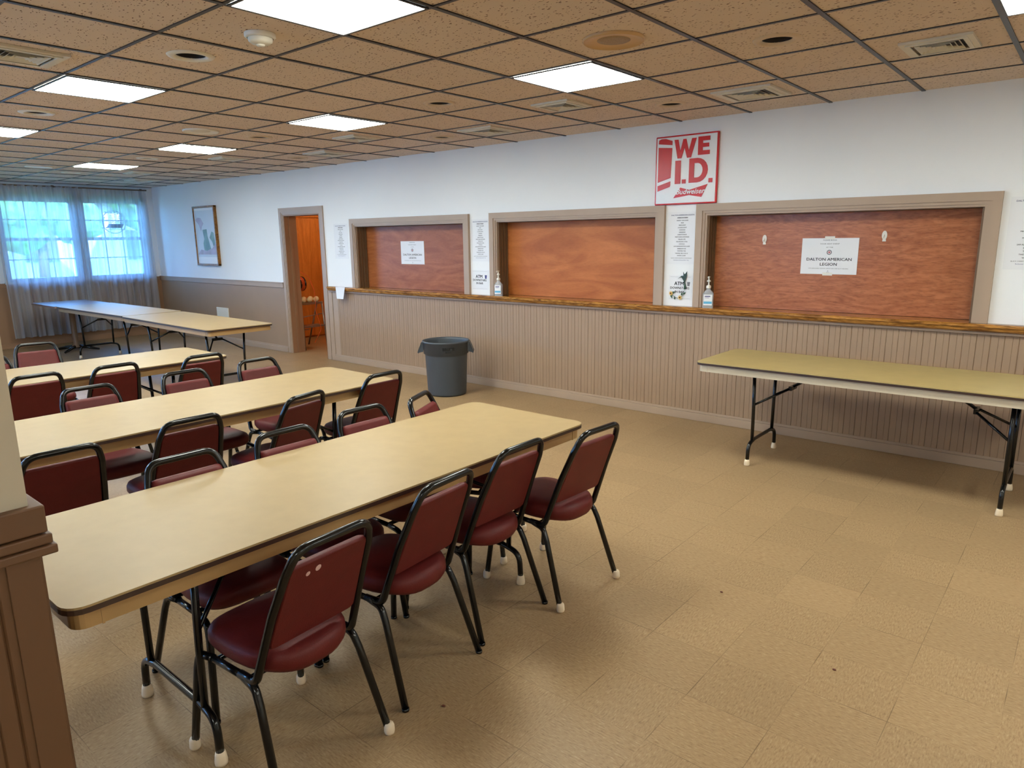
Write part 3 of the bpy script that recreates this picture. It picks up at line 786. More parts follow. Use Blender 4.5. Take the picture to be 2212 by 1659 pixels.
for (i, j) in VENTS4+VENTS5+VENTSL:
    big = i == 5
    if proto is None: proto = t = build_vent(.33)
    else: t = copy_tree(proto)
    t.location = (tx(j), ty(i)+(.06 if i == 4 else .0), H)
    if big: t.scale = (1.25, 1.25, 1)
    if i == -1: t.scale = (1.1, 1.1, 1)
    t['label'] = LABEL_V[(i, j)]; t['group'] = 'square ceiling air vents'

LABEL_S = ['large yellowed round ceiling speaker above the nearer lit panel row', 'white round ceiling speaker in the middle distance at left', 'pale round ceiling speaker close to the curtained windows']
for k, (i, j, r) in enumerate(SPK):
    t = thing('ceiling_speaker', (tx(j), ty(i)+.04, H), LABEL_S[k], 'ceiling speaker')
    b = MB(); b.lathe([(r, -.0008), (r, -.010), (r*.96, -.016), (r*.93, -.012), (r*.56, -.006), (r*.53, -.0065)], seg=40); b.build('rim', M['yellowed'] if k == 0 else M['plastic'], t)
    b = MB(); b.lathe([(0, -.0075), (r*.3, -.0072), (r*.54, -.0066), (r*.55, -.003)], seg=32); b.build('grille', M['grille'] if k == 0 else M['vent'], t)
t = thing('smoke_detector', (tx(1)+.02, ty(0)+.03, H), 'round cream smoke detector on the ceiling left of the nearest lit panel', 'smoke detector')
b = MB(); b.lathe([(.072, -.0008), (.072, -.016), (.066, -.022), (.060, -.022)], seg=32); b.build('base', M['plastic'], t)
b = MB(); b.lathe([(.058, -.018), (.055, -.036), (.042, -.046), (.014, -.050), (0, -.050)], seg=32); b.lathe([(.020, -.049), (.018, -.056), (0, -.057)], seg=20); b.build('cap', M['vent'], t)

# ------------------------------------------------------------------ folding tables
def build_table(label, L=2.30, Wd=.76, lam='lam', apron='apron', caps=True):
    t = thing('folding_table', (0, 0, 0), label, 'table')
    hx, hy = Wd/2, L/2
    b = MB(); b.prism(rrect(-hx, -hy, hx, hy, .055), .7385, .745, 'xy'); b.build('tabletop', M[lam], t)
    b = MB(); b.ring(rrect(-hx-.001, -hy-.001, hx+.001, hy+.001, .056), rrect(-hx+.05, -hy+.05, hx-.05, hy-.05, .01), .724, .7383)
    b.build('edge_molding', M['band'], t)
    b = MB(); b.ring(rrect(-hx+.018, -hy+.018, hx-.018, hy-.018, .04), rrect(-hx+.034, -hy+.034, hx-.034, hy-.034, .025), .674, .7238)
    for sx in (-1, 1):
        for sy in (-1, 1):
            b.box((sx*(hx-.016), sy*(hy-.09), .672), (sx*(hx-.020), sy*(hy-.084), .724))
    b.build('apron', M[apron], t)
    b = MB(); b.box((-hx+.036, -hy+.036, .716), (hx-.036, hy-.036, .7238)); b.build('underside', M['band'], t)
    yl = hy-.388
    for s_ in (-1, 1):
        y = s_*yl
        b = MB()
        for sx in (-1, 1): b.tube([(sx*.225, y, .715), (sx*.205, y, .40), (sx*.198, y, .17)], .0125, 10)
        pts = fillet([(-.272, y, .022), (-.265, y, .155), (-.16, y, .175), (.16, y, .175), (.265, y, .155), (.272, y, .022)], [.07, .02, .02, .07], 5)
        b.tube(pts, .0135, 10); b.tube([(-.24, y, .705), (.24, y, .705)], .011, 8)
        lf = b.build('leg_frame', M['black'], t)
        for sx in (-1, 1):
            b = MB(); b.lathe([(0, 0), (.020, 0), (.021, .01), (.018, .034), (.015, .045), (0, .045)], (sx*.272, y, 0.0), 14)
            b.build('foot_cap', M['cap'], lf)
        b = MB(); yc = y-s_*.20
        for sx in (-1, 1): b.tube([(sx*.205, y, .44), (sx*.05, yc, .56)], .0085, 8)
        b.box((-.06, yc-.012, .545), (.06, yc+.012, .575), bev=.003)
        b.tube([(0, yc, .565), (0, y-s_*.42, .715)], .011, 8)
        b.build('brace', M['black'], lf)
    return t
TL = 2.30
def put_table(t, cx, cy_, rz, label):
    t.location = (cx, cy_, 0); t.rotation_euler = (0, 0, rz); t['label'] = label; return t
T1 = build_table(''); put_table(T1, -2.25, 1.635, 0, 'long yellow-beige folding table nearest the camera, four chairs tucked along its right side')
T1['group'] = 'rows of dining tables'
T2 = put_table(copy_tree(T1), -3.86, 1.80, 0, 'long yellow-beige folding table in the middle row, between the front and third tables')
T3 = put_table(copy_tree(T1), -5.70, 1.62, 0, 'long yellow-beige folding table in the third row, furthest of the tables with chairs')
T4 = put_table(copy_tree(T1), -8.18, 3.86, PI/2-.02, 'beige folding table at the right end of the bare tables near the window wall'); T4['group'] = 'bare tables by the windows'
T5 = put_table(copy_tree(T1), -10.52, 3.90, PI/2+.012, 'beige folding table in the middle of the bare tables, lit blue by the daylight'); T5['group'] = 'bare tables by the windows'
T7 = build_table('', lam='lam2', apron='apron2'); put_table(T7, -1.05, 5.075, PI/2, 'single folding table with cream apron standing against the beadboard bar wall')
t = thing('pedestal_table', (-12.22, 3.88, 0), 'small dark-topped pedestal table at the window end of the bare tables', 'table')
b = MB(); b.prism(rrect(-.52, -.38, .52, .38, .02), .715, .742, 'xy'); b.build('tabletop', M['walnut'], t)
b = MB(); b.lathe([(.10, .714), (.10, .70), (.045, .69), (.04, .4), (.04, .10), (.07, .06), (.07, .05)], seg=18); b.build('pedestal', M['track'], t)
b = MB()
for k in range(4):
    a = PI/4+k*PI/2; c, s_ = math.cos(a), math.sin(a)
    b.tube([(0, 0, .06), (c*.15, s_*.15, .05), (c*.34, s_*.34, .015)], [.03, .026, .015], 8)
b.build('base', M['black'], t)

# ------------------------------------------------------------------ banquet chairs
def build_chair(caps):
    """local frame: forward +x, rear feet at x=-.235, front feet at x=+.235"""
    t = thing('banquet_chair', (0, 0, 0), '', 'chair')
    # seat cushion
    b = MB(); n = 36; rings = []
    prof = [(.0, .368), (.80, .371), (.94, .382), (1.0, .402), (.995, .424), (.955, .440), (.86, .450), (.60, .457), (0, .459)]
    for r, z in prof:
        if r == 0: rings.append([b.bm.verts.new((.01, 0, z))]); continue
        row = []
        for k in range(n):
            a = 2*PI*k/n; c, s_ = math.cos(a), math.sin(a); e = 2/4.2 if c > 0 else 2/3.0
            X = math.copysign(abs(c)**e, c)*.205*r; Y = math.copysign(abs(s_)**e, s_)*(.182 if c > 0 else .182-.03*abs(c))*r
            row.append(b.bm.verts.new((.012+X, Y, z-.012*(max(0, -c)**3)*(1 if z < .42 else .3))))
        rings.append(row)
    for i in range(len(rings)-1):
        A, B_ = rings[i], rings[i+1]
        for k in range(n):
            q = [A[k % len(A)], A[(k+1) % n % len(A)], B_[(k+1) % n % len(B_)], B_[k % len(B_)]]
            q = [v for j_, v in enumerate(q) if v not in q[:j_]]
            f = b.bm.faces.new(q); f.smooth = True
    b.build('seat', M['maroon'], t)
    # seat frame rails
    b = MB()
    for s_ in (-1, 1): b.tube([(.12, s_*.182, .362), (-.06, s_*.180, .362)], .0115, 10)
    b.tube([(.10, -.182, .362), (.10, .182, .362)], .009, 8); b.tube([(-.07, -.178, .362), (-.07, .178, .362)], .009, 8)
    b.build('seat_frame', M['black'], t)
    # back frame: one bent tube, arched top, feet curling forward under the seat
    def bx(z): return -.105-(z-.37)*.405
    pts = [(-.03, -.181, .364), (-.112, -.181, .366), (bx(.60), -.166, .60), (bx(.74)-.002, -.152, .735), (bx(.815)-.004, -.128, .815),
           (bx(.815)-.004, .128, .815), (bx(.74)-.002, .152, .735), (bx(.60), .166, .60), (-.112, .181, .366), (-.03, .181, .364)]
    b = MB(); b.tube(fillet(pts, [.035, .3, .12, .070, .070, .12, .3, .035], 6), .0135, 12); b.build('back_frame', M['black'], t)
    # back pad, set between the tubes
    b = MB(); d = Vector((-.405, 0, 1)).normalized(); nrm = Vector((d.z, 0, -d.x)); o0 = Vector((bx(.475), 0, .475)); Hh = .305
    def outline(ins):
        w0, w1 = .160-ins, .139-ins; r = .022
        return fillet([(0, ins), (w0, ins), (w1, Hh-ins), (0, Hh-ins)], r, 4)
    lay = []
    for w_, ins in ((-.010, .004), (-.006, 0), (.006, 0), (.016, .006), (.022, .020)):
        half = [(Vector(p)[0], Vector(p)[1]) for p in [(q.x, q.y) for q in [Vector((a[0], a[1], 0)) for a in
                fillet([(0, ins, 0), (.160-ins, ins, 0), (.139-ins, Hh-ins, 0), (0, Hh-ins, 0)], .022, 4)]]]
        full = half+[(-a, c) for a, c in reversed(half) if a > 1e-6]
        lay.append([b.bm.verts.new(o0+d*c+Vector((0, a, 0))+nrm*w_) for a, c in full])
    for i in range(len(lay)-1):
        A, B_ = lay[i], lay[i+1]; m = len(A)
        for k in range(m):
            f = b.bm.faces.new((A[k], A[(k+1) % m], B_[(k+1) % m], B_[k])); f.smooth = True
    b.bm.faces.new(list(reversed(lay[0]))); b.bm.faces.new(lay[-1])
    b.build('backrest', M['maroon'], t)
    for sx, pl in ((1, [(.238, .212, .004), (.205, .190, .30), (.192, .186, .352), (.115, .182, .362)]), (-1, [(-.237, .214, .004), (-.135, .190, .30), (-.110, .185, .350), (-.045, .181, .362)])):
        for s_ in (-1, 1):
            b = MB(); b.tube(fillet([(p[0], p[1]*s_, p[2]) for p in pl], [.1, .04], 6), .0128, 10); lg = b.build('leg', M['black'], t)
            b = MB(); c = (pl[0][0], pl[0][1]*s_, 0)
            if caps: b.lathe([(0, 0), (.016, 0), (.0185, .008), (.0172, .030), (.0142, .038), (0, .038)], c, 14)
            else: b.lathe([(0, 0), (.0135, 0), (.0138, .010), (0, .012)], c, 12)
            b.build('foot_cap', M['cap'] if caps else M['black'], lg)
    return t
CA, CB = build_chair(True), build_chair(False)
used = {}
def chair(rx, ry, deg, label, kind='B', group=None):
    """rx, ry: midpoint of the rear feet; deg: facing direction"""
    src = CA if kind == 'A' else CB
    c = src if kind not in used else copy_tree(src); used[kind] = 1
    a = math.radians(deg); c.location = (rx+.235*math.cos(a), ry+.235*math.sin(a), 0); c.rotation_euler = (0, 0, a)
    c['label'] = label; c['group'] = group
    return c
g1, g2 = 'maroon chairs at the front table', 'maroon chairs at the middle table'
g3 = 'maroon chairs at the third table'
c1 = chair(-1.655, 1.095, 183.6, 'maroon banquet chair nearest the camera, with two pale chips on its backrest', 'A', g1)
chair(-1.73, 1.632, 185, 'maroon chair on the right side of the front table, second from the camera', 'B', g1)
chair(-1.776, 2.108, 180, 'maroon chair on the right side of the front table, third from the camera', 'B', g1)
chair(-1.665, 2.524, 176.4, 'maroon chair at the far right end of the front table, with cream rubber feet', 'A', g1)
chair(-2.645, 1.17, 0, 'maroon chair on the far side of the front table, nearest the partition', 'B', g1)
chair(-2.655, 1.63, 0, 'maroon chair on the far side of the front table, second from the partition', 'B', g1)
chair(-2.71, 2.10, 0, 'maroon chair on the far side of the front table, third from the partition', 'B', g1)
chair(-2.70, 2.50, 25, 'maroon chair turned askew at the far corner of the front table, nearest the bin', 'A', g1)
chair(-3.22, .90, 180, 'very dark maroon chair back beside the partition, between front and middle tables', 'B', g2)
chair(-3.305, 1.48, 180, 'maroon chair on the near side of the middle table, second from the partition', 'B', g2)
chair(-3.315, 2.11, 192, 'maroon chair turned slightly left, near side of the middle table, third from partition', 'B', g2)
chair(-3.445, 2.78, 180, 'maroon chair at the far right end of the middle table, left of the grey bin', 'B', g2)
chair(-4.43, 1.45, 0, 'leftmost of three maroon chairs on the far side of the middle table', 'B', g2)
chair(-4.46, 2.03, 0, 'middle of three maroon chairs on the far side of the middle table', 'B', g2)
chair(-4.50, 2.57, 0, 'maroon chair on the far side of the middle table, rightmost, facing the camera', 'B', g2)
chair(-5.23, 1.39, 180, 'dark maroon chair on the near side of the third table, beside the partition', 'B', g3)
chair(-5.20, 1.86, 180, 'dark maroon chair on the near side of the third table, middle one', 'B', g3)
chair(-5.11, 2.44, 180, 'dark maroon chair on the near side of the third table, at its right end', 'B', g3)
chair(-6.80, 1.86, -8, 'maroon chair pulled back beyond the third table, in front of the curtain', 'B', g3)
chair(-6.26, 1.38, 0, 'maroon chair beyond the third table, barely visible at the left edge', 'B', g3)
# pale chips on the nearest backrest (rear face)
d = Vector((-.405, 0, 1)).normalized(); nrm = Vector((d.z, 0, -d.x))
for (yy, v_, r) in ((.075, .262, .0075), (.040, .268, .010)):
    b = MB(); o0 = Vector((-.105-(.475-.37)*.405, yy, .475))+d*v_-nrm*.0102
    b.bm.faces.new([b.bm.verts.new(o0+(d*math.sin(a*PI/7)*1.15+Vector((0, 1, 0))*math.cos(a*PI/7))*r) for a in range(14)])
    q = b.build('chip', M['chip'], c1); q['label'] = 'pale chip in the maroon vinyl'

# ------------------------------------------------------------------ grey bin
t = thing('trash_can', (-5.30, 5.20, 0), 'grey round plastic trash can standing on the floor by the beadboard wall', 'trash can')
b = MB(); b.lathe([(0, .012), (.192, .012), (.202, .0), (.208, .02), (.226, .43), (.230, .445), (.240, .448), (.246, .565), (.252, .568), (.253, .585), (.240, .586), (.236, .56), (.220, .43), (.200, .03), (0, .03)], seg=48)
b.build('body', M['bin'], t)
for s_ in (-1, 1):
    b = MB(); th = math.radians(40)
    mt = Matrix.Rotation(th+(0 if s_ > 0 else PI), 4, 'Z')
    b.prism([(.240, .575), (.258, .57), (.300, .465), (.292, .452), (.286, .456), (.270, .505), (.250, .548), (.240, .55)], -.07, .07, 'xz', mtx=mt)
    b.prism([(.236, .56), (.262, .56), (.294, .458), (.238, .47)], -.070, -.065, 'xz', mtx=mt); b.prism([(.236, .56), (.262, .56), (.294, .458), (.238, .47)], .065, .070, 'xz', mtx=mt)
    b.build('handle', M['bin'], t)
def wrap_text(name, body, size, r, z, ang, m, parent, **k):
    me = text_mesh(body, size, **k)
    for v in me.vertices:
        a = ang+v.co.x/r; v.co = Vector((r*math.cos(a), r*math.sin(a), z+v.co.y))
    me.materials.append(m); o = bpy.data.objects.new(name, me); COL.objects.link(o); o.parent = parent; return o
wrap_text('lettering', 'BRUTE', .036, .2475, .505, math.radians(-39), M['binink'], t, bold=.003, sx=1.15)
wrap_text('lettering', '32 GAL', .020, .2450, .478, math.radians(-39), M['binink'], t, bold=.001)

# ------------------------------------------------------------------ notices and menus on the bar wall
MENU = ['ANGRY ORCHARD', 'BUD', 'BUD LIGHT', 'COORS LIGHT', 'CORONA', 'HEINEKEN', 'LABATTS BLUE', "MIKE'S HARD LEMONADE", 'MILLER LITE', 'MICHELOB ULTRA',
        "O'DOULS", 'SAM ADAMS BOSTON LAGER', 'SMIRNOFF ICE', 'TWISTED TEA', 'TWISTED TEA 1/2 & 1/2', 'WHITE CLAW']
def menu(x0, x1, z0, z1, label):
    cx = (x0+x1)/2; Hh = z1-z0; w = x1-x0
    t = thing('drinks_menu', (cx, YN-.0006, (z0+z1)/2), label, 'menu', group='printed drinks menus')
    b = MB(); b.box((-w/2-.01, -.0008, -Hh/2-.012), (w/2+.01, 0, Hh/2+.012)); b.build('sheet', M['paper'], t)
    L = [('AMERICAN BEERS', .013, 0, Hh/2-.042, dict(fat=.0007))]; z = Hh/2-.065; st = (Hh-.105)/len(MENU)
    for s_ in MENU: L.append((s_, .0125, 0, z, dict(fat=.0003, sx=1.05 if len(s_) < 20 else .95))); z -= st
    L.append(('BLACK CHERRY/GRAPEFRUIT/LIME/MANGO', .0105, 0, z, dict(sx=.98)))
    q = text_block('print', L, M['ink'], t); q.location = (0, -.0014, 0)
    q = text_block('heading', [('DALTON AMERICAN LEGION', .0155, 0, Hh/2-.02, dict(sx=1.08, fat=.0003))], M['blueink'], t); q.location = (0, -.0014, 0)
    q = text_block('footer', [('Budweiser & Seasonal Beer 12oz', .011, 0, z-.018, {})], M['blueink'], t); q.location = (0, -.0014, 0)
menu(-7.935, -7.665, 1.415, 1.845, 'white drinks menu sheet on the wall between the doorway and the narrow hatch')
menu(-5.41, -5.165, 1.41, 1.84, 'white drinks menu sheet between the narrow hatch and the middle hatch')
menu(-3.005, -2.745, 1.41, 1.84, 'white drinks menu sheet directly under the red sign')
menu(-0.505, -0.245, 1.41, 1.86, 'white drinks menu sheet cut by the right edge of the photo')

def notice(x0, x1, z0, z1, y, label, tape):
    cx = (x0+x1)/2; w = x1-x0; h = z1-z0
    t = thing('event_poster', (cx, y, (z0+z1)/2), label, 'poster', group='event notices on the shutters')
    b = MB(); b.box((-w/2, -.004, -h/2), (w/2, 0, h/2)); b.build('sheet', M['paper'], t)
    k = w/.415
    L = [('PLEASE BOOK', .013*k, 0, .118*k, dict(sx=1.25)), ('YOUR NEXT EVENT', .013*k, 0, .090*k, dict(sx=1.25)), ('AT THE', .012*k, 0, .064*k, dict(sx=1.25)),
         ('DALTON AMERICAN', .031*k, 0, -.034*k, dict(sx=1.16, fat=.0006)), ('LEGION', .031*k, 0, -.072*k, dict(sx=1.16, fat=.0006)),
         ('WITH BERKSHIRES CULINARY GROUP AND CHEF SCOTT BELIVEAU', .0085*k, 0, -.097*k, dict(sx=1.15)), ('8', .012*k, 0, -.117*k, {}), ('REPEAT', .006*k, 0, -.125*k, {})]
    for nm, part in (('heading', L[:3]), ('title', L[3:5]), ('footer', L[5:6]), ('logo', L[6:])):
        q = text_block(nm, part, M['ink'], t); q.location = (0, -.0045, 0)
    b = MB(); b.prism([(.019*k*math.cos(a*PI/12), .030*k+.019*k*math.sin(a*PI/12)) for a in range(24)], -.0046, -.004, 'xz', mi=0)
    b.prism([(.013*k*math.cos(a*PI/10), .030*k+.013*k*math.sin(a*PI/10)) for a in range(20)], -.0050, -.0046, 'xz', mi=1)
    b.prism([(.009*k*(1 if a % 2 else .4)*math.cos(a*PI/5+PI/10), .030*k+.009*k*(1 if a % 2 else .4)*math.sin(a*PI/5+PI/10)) for a in range(10)], -.0054, -.0050, 'xz', mi=2)
    b.build('emblem', [M['roof'], M['siding'], M['red']], t)
    if tape:
        for zz in (h/2, -h/2):
            b = MB(); b.box((-.04, -.0052, zz-.010), (.035, -.0042, zz+.014)); b.build('tape', M['plastic'], t)
def dx(x): return x*(PYF/5.77)     # measured on the wall plane, carried back to the shutter plane
notice(dx(-1.838), dx(-1.424), 1.645-.313, 1.645-.030, PYF-.001, 'white event notice taped to the large right-hand shutter between two hooks', True)
notice(dx(-6.607), dx(-6.194), 1.645-.303, 1.645-.022, PYF-.001, 'white event notice on the shutter of the narrow hatch nearest the doorway', False)
for k, (x, z, lb) in enumerate(((-2.14, 1.612, 'white oval adhesive hook left of the notice on the large shutter'), (-1.255, 1.632, 'white oval adhesive hook right of the notice on the large shutter'))):
    t = thing('wall_hook', (dx(x), PYF-.001, z), lb, 'hook', group='adhesive hooks')
    b = MB(); b.prism([(.018*math.cos(a*PI/12), .034*math.sin(a*PI/12)) for a in range(24)], -.005, 0, 'xz'); b.box((-.012, -.003, -.045), (.012, 0, -.03)); b.build('plate', M['plastic'], t)
    b = MB(); b.tube([(0, -.004, .004), (0, -.010, -.012), (0, -.020, -.020), (0, -.022, -.008)], .003, 8); b.build('hook', M['vent'], t)

def atm(cx, z0, w, h, label, frame=True):
    t = thing('notice_card', (cx, YN-.0008, z0), label, 'sign', group='cash machine notices')
    b = MB(); b.box((-w/2, -.0012, 0), (w/2, 0, h)); b.build('card', M['paper'], t)
    k = w/.25
    L = [('ATM', .050*k, -.012*k, h*.60, dict(fat=.0016*k, sx=1.0)), ('DOWNSTAIRS', .033*k, -.004*k, h*.44, dict(fat=.0010*k, sx=.98)), ('IN BAR', .033*k, -.006*k, h*.28, dict(fat=.0010*k))]
    q = text_block('print', L, M['ink'], t); q.location = (0, -.0016, 0)
    b = MB()
    for a, c in (((-w*.44, .05*h), (w*.44, .055*h)), ((-w*.44, .94*h), (w*.44, .945*h))): b.box((a[0], -.0018, a[1]), (c[0], -.0012, c[1]))
    b.build('border', M['roof'], t)
    b = MB(); x = w*.36; z = h*.66
    b.prism([(x-.012*k, z-.02*k), (x+.010*k, z-.02*k), (x+.016*k, z+.02*k), (x-.016*k, z+.02*k)], -.0017, -.0012, 'xz', mi=0)
    b.build('emblem', M['blueink'] if frame else M['roof'], t)
atm(-5.305, 1.085, .245, .215, 'white paper notice reading ATM downstairs in bar, left of the middle hatch', True)
atm(-2.875, 1.085, .225, .215, 'white paper notice reading ATM downstairs in bar, behind the hummingbird ornament', False)
for x0, x1 in ((-5.437, -5.135), (-3.035, -2.742)):
    b = MB(); b.box((x0+.008, YN-.0005, 1.0305), (x1-.004, YN+.0, 1.05)); bpy.data.meshes.remove(b.build('tmp', M['paper']).data)

# hummingbird and flower ornament in front of the right notice
t = thing('hummingbird_ornament', (-2.89, YN-.012, 1.2), 'small hummingbird and yellow flower ornament in front of the notice beside the right hatch', 'ornament')
def pz(px, py):   # crop coordinates of the close-up, to local x, z
    x = 1400+px/13.823; y = 560+py/13.823
    return ((x-1463)/295*.92*1.12, (1.645-1.645)+(620-y)/262)
b = MB(); b.prism([pz(*p) for p in ((865, 562), (960, 505), (985, 475), (1040, 470), (1075, 500), (1110, 540), (1150, 590), (1135, 660), (1120, 720), (1095, 700), (1090, 640), (1060, 600), (1010, 530), (960, 520))], -.006, .004, 'xz')
b.build('body', M['birdy'], t)
b = MB(); b.prism([pz(*p) for p in ((1080, 500), (1070, 345), (1110, 410), (1140, 410), (1212, 325), (1200, 470), (1165, 590), (1120, 560))], -.010, -.006, 'xz'); b.build('wing', M['birdy'], t)
b = MB(); b.prism([pz(*p) for p in ((1095, 690), (1135, 690), (1165, 790), (1160, 870), (1120, 905), (1095, 880), (1105, 790))], -.004, .002, 'xz'); b.build('tail', M['leaf'], t)
b = MB(); pts = [pz(*p) for p in ((1125, 900), (1110, 1010), (1050, 1110), (960, 1170), (860, 1185), (760, 1170), (660, 1100), (600, 1050))]; b.tube([(p[0], 0, p[1]) for p in pts], .0015, 6); b.build('stem', M['leaf'], t)
for pc in ((605, 1045), (960, 1170)):
    b = MB(); cx, cz = pz(*pc)
    b.prism([(cx+(.023 if a % 2 else .011)*math.cos(a*PI/9), cz+(.023 if a % 2 else .011)*math.sin(a*PI/9)) for a in range(18)], -.006, -.001, 'xz', mi=0)
    b.prism([(cx+.007*math.cos(a*PI/6), cz+.007*math.sin(a*PI/6)) for a in range(12)], -.009, -.006, 'xz', mi=1); b.build('flower', [M['petal'], M['core']], t)
for pc, an in (((700, 1010), .5), ((630, 1150), -1.2), ((760, 1190), 1.7), ((1030, 1050), 1.5), ((1120, 1030), .6)):
    b = MB(); cx, cz = pz(*pc); c, s_ = math.cos(an), math.sin(an)
    b.prism([(cx+c*p-s_*q, cz+s_*p+c*q) for p, q in ((-.016, 0), (-.004, .009), (.018, 0), (-.004, -.009))], -.004, -.001, 'xz'); b.build('leaf', M['leaf'], t)

# hand sanitiser bottles on the shelf
def bottle(x, label):
    t = thing('sanitizer_bottle', (x, YN-.045, 1.0302), label, 'bottle', rz=math.radians(18), group='pump bottles on the bar shelf')
    b = MB(); 
    for z0, z1, w in ((0, .125, .044),):
        b.prism(rrect(-.044, -.026, .044, .026, .014), 0, .128, 'xy')
    b.lathe([(.040, .128), (.034, .142), (.018, .158), (.016, .172), (0, .172)], seg=20, sx=1, sy=.62)
    b.build('bottle', M['clear'], t)
    b = MB(); b.box((-.036, -.0268, .025), (.036, -.0262, .118), mi=0); b.box((-.034, -.0272, .038), (.034, -.0268, .058), mi=1)
    b.box((-.026, -.0272, .098), (.020, -.0268, .106), mi=2); b.box((-.026, -.0272, .088), (.010, -.0268, .091), mi=2)
    b.build('label_sticker', [M['paper'], M['stick'], M['blueink']], t)
    b = MB(); b.lathe([(.019, .170), (.020, .172), (.020, .190), (.012, .196), (.007, .20), (.007, .222), (.014, .226), (.018, .232), (.010, .242), (.006, .246), (.006, .262)], seg=18)
    b.box((-.010, -.04, .262), (.010, .012, .272), bev=.003); b.tube([(0, -.036, .266), (0, -.05, .256)], .005, 8); b.build('pump', M['plastic'], t)
M['stick'] = mat('blue label print', lin(96, 176, 216), 0.5)
bottle(-2.585, 'clear hand sanitizer pump bottle on the shelf at the left of the large right hatch')
bottle(-4.995, 'clear hand sanitizer pump bottle on the shelf at the left of the middle hatch')

# paper folded over the shelf end
t = thing('folded_paper', (-7.76, YN-.0905, 1.0), 'white folded paper hanging over the bar shelf edge beside the doorway', 'paper')
b = MB(); b.prism([(-.10, .032), (.105, .032), (.055, -.125), (-.085, -.125)], -.003, -.001, 'xz'); b.prism([(-.10, .0325), (.105, .0325), (.09, .0305), (-.09, .0305)], -.002, .05, 'xz')
b.build('sheet', M['paper'], t)
# plate on the wainscot behind the far tables
t = thing('wall_plate', (-11.11, YN-.0105, .46), 'white rectangular plate on the tan wainscot behind the far bare tables', 'wall plate')
b = MB(); b.box((-.19, -.012, -.12), (.19, 0, .115), bev=.003); b.build('plate', M['plastic'], t)

# ------------------------------------------------------------------ red and white sign
t = thing('beer_sign', (-3.143, YN-.004, 1.915), 'square white metal sign with red lettering WE I.D., above the two right hatches', 'sign')
S = .58
b = MB(); b.box((0, -.022, 0), (S, 0, S), bev=.006, mi=0); b.build('rim', M['red'], t)
b = MB(); b.box((.013, -.024, .013), (S-.013, -.0215, S-.013), bev=.001); b.build('face', M['signw'], t)
def poly(name, P, m, y0=-.028, y1=-.024, par=t):
    b = MB(); b.prism([(p[0]*S, p[1]*S) for p in P], y0, y1, 'xz'); return b.build(name, m, par)
b = MB()
for P in ([(.05, .895), (.055, .950), (.10, .965), (.17, .962), (.275, .925), (.275, .865)], [(.05, .845), (.275, .825), (.262, .395), (.05, .335)], [(.05, .285), (.26, .345), (.26, .290), (.252, .265), (.05, .205)]):
    b.prism([(p[0]*S, p[1]*S) for p in P], -.028, -.024, 'xz')
b.build('can_motif', M['red'], t)
b = MB()
def P_(P): b.prism([(p[0]*S, p[1]*S) for p in P], -.029, -.024, 'xz')
# W
P_([(.310, .935), (.372, .935), (.408, .765), (.452, .935), (.500, .935), (.545, .765), (.592, .935), (.662, .935), (.582, .665), (.520, .665), (.476, .815), (.430, .665), (.368, .665)])
# E
P_([(.690, .945), (.872, .945), (.872, .885), (.762, .885), (.762, .850), (.858, .850), (.858, .795), (.762, .795), (.762, .750), (.872, .750), (.872, .690), (.690, .690)])
# I
P_([(.335, .635), (.425, .635), (.425, .300), (.335, .300)]); P_([(.450, .360), (.512, .360), (.512, .300), (.450, .300)]); P_([(.872, .355), (.932, .355), (.932, .295), (.872, .295)])
# D as outer outline with a bridged counter
out = [(.560, .305), (.560, .650)]+[(.690+.165*math.sin(a*PI/10), .4775+.1725*math.cos(a*PI/10)) for a in range(11)]
inn = [(.640, .375), (.640, .580)]+[(.690+.085*math.sin(a*PI/10), .4775+.1025*math.cos(a*PI/10)) for a in range(11)]
for q in range(len(out)-1 if False else len(out)):
    q2 = (q+1) % len(out)
    b.prism([(out[q][0]*S, out[q][1]*S), (out[q2][0]*S, out[q2][1]*S), (inn[q2][0]*S, inn[q2][1]*S), (inn[q][0]*S, inn[q][1]*S)], -.029, -.024, 'xz')
b.build('lettering', M['red'], t)
poly('bow_tie_logo', [(.32, .095), (.43, .245), (.575, .205), (.86, .275), (.77, .095), (.575, .130)], M['red'])
text('script', 'Budweiser', .062, (.582*S, -.0292, .148*S), M['signw'], t, bold=.0008, shear=.35, sx=1.0)

# ------------------------------------------------------------------ framed picture
t = thing('framed_picture', (-11.39, YN-.001, 1.74), 'narrow framed picture of grey-green shapes, on the wall left of the doorway', 'picture')
w, h = .36, .48
b = MB()
for x0, x1, z0, z1 in ((-w, -w+.03, -h, h), (w-.03, w, -h, h), (-w, w, h-.03, h), (-w, w, -h, -h+.03)): b.box((x0, -.05, z0), (x1, 0, z1), bev=.005)
b.build('frame', M['gold'], t)
b = MB(); b.box((-w+.02, -.035, -h+.02), (w-.02, -.03, h-.02)); b.build('mat_board', M['paper'], t)
M['pic1'] = mat('pale blue wash', lin(206, 216, 226), .6, var=.03, scale=2); M['pic2'] = mat('grey green wash', lin(120, 150, 150), .6, var=.25, scale=6)
M['pic3'] = mat('lilac grey wash', lin(176, 170, 190), .6, var=.2, scale=7)
b = MB(); b.box((-w+.05, -.0355, -h+.14), (w-.05, -.0352, h-.07)); b.build('painting', M['pic1'], t)
b = MB()
b.prism([(-.08, -.28), (-.10, -.12), (-.06, -.05), (-.09, .10), (.05, .11), (.06, .0), (.10, -.10), (.16, -.26)], -.036, -.0356, 'xz')
b.prism([(.12, -.03), (.20, .07), (.27, .05), (.29, -.12), (.24, -.20), (.20, -.10)], -.036, -.0356, 'xz'); b.build('figure', M['pic2'], t)
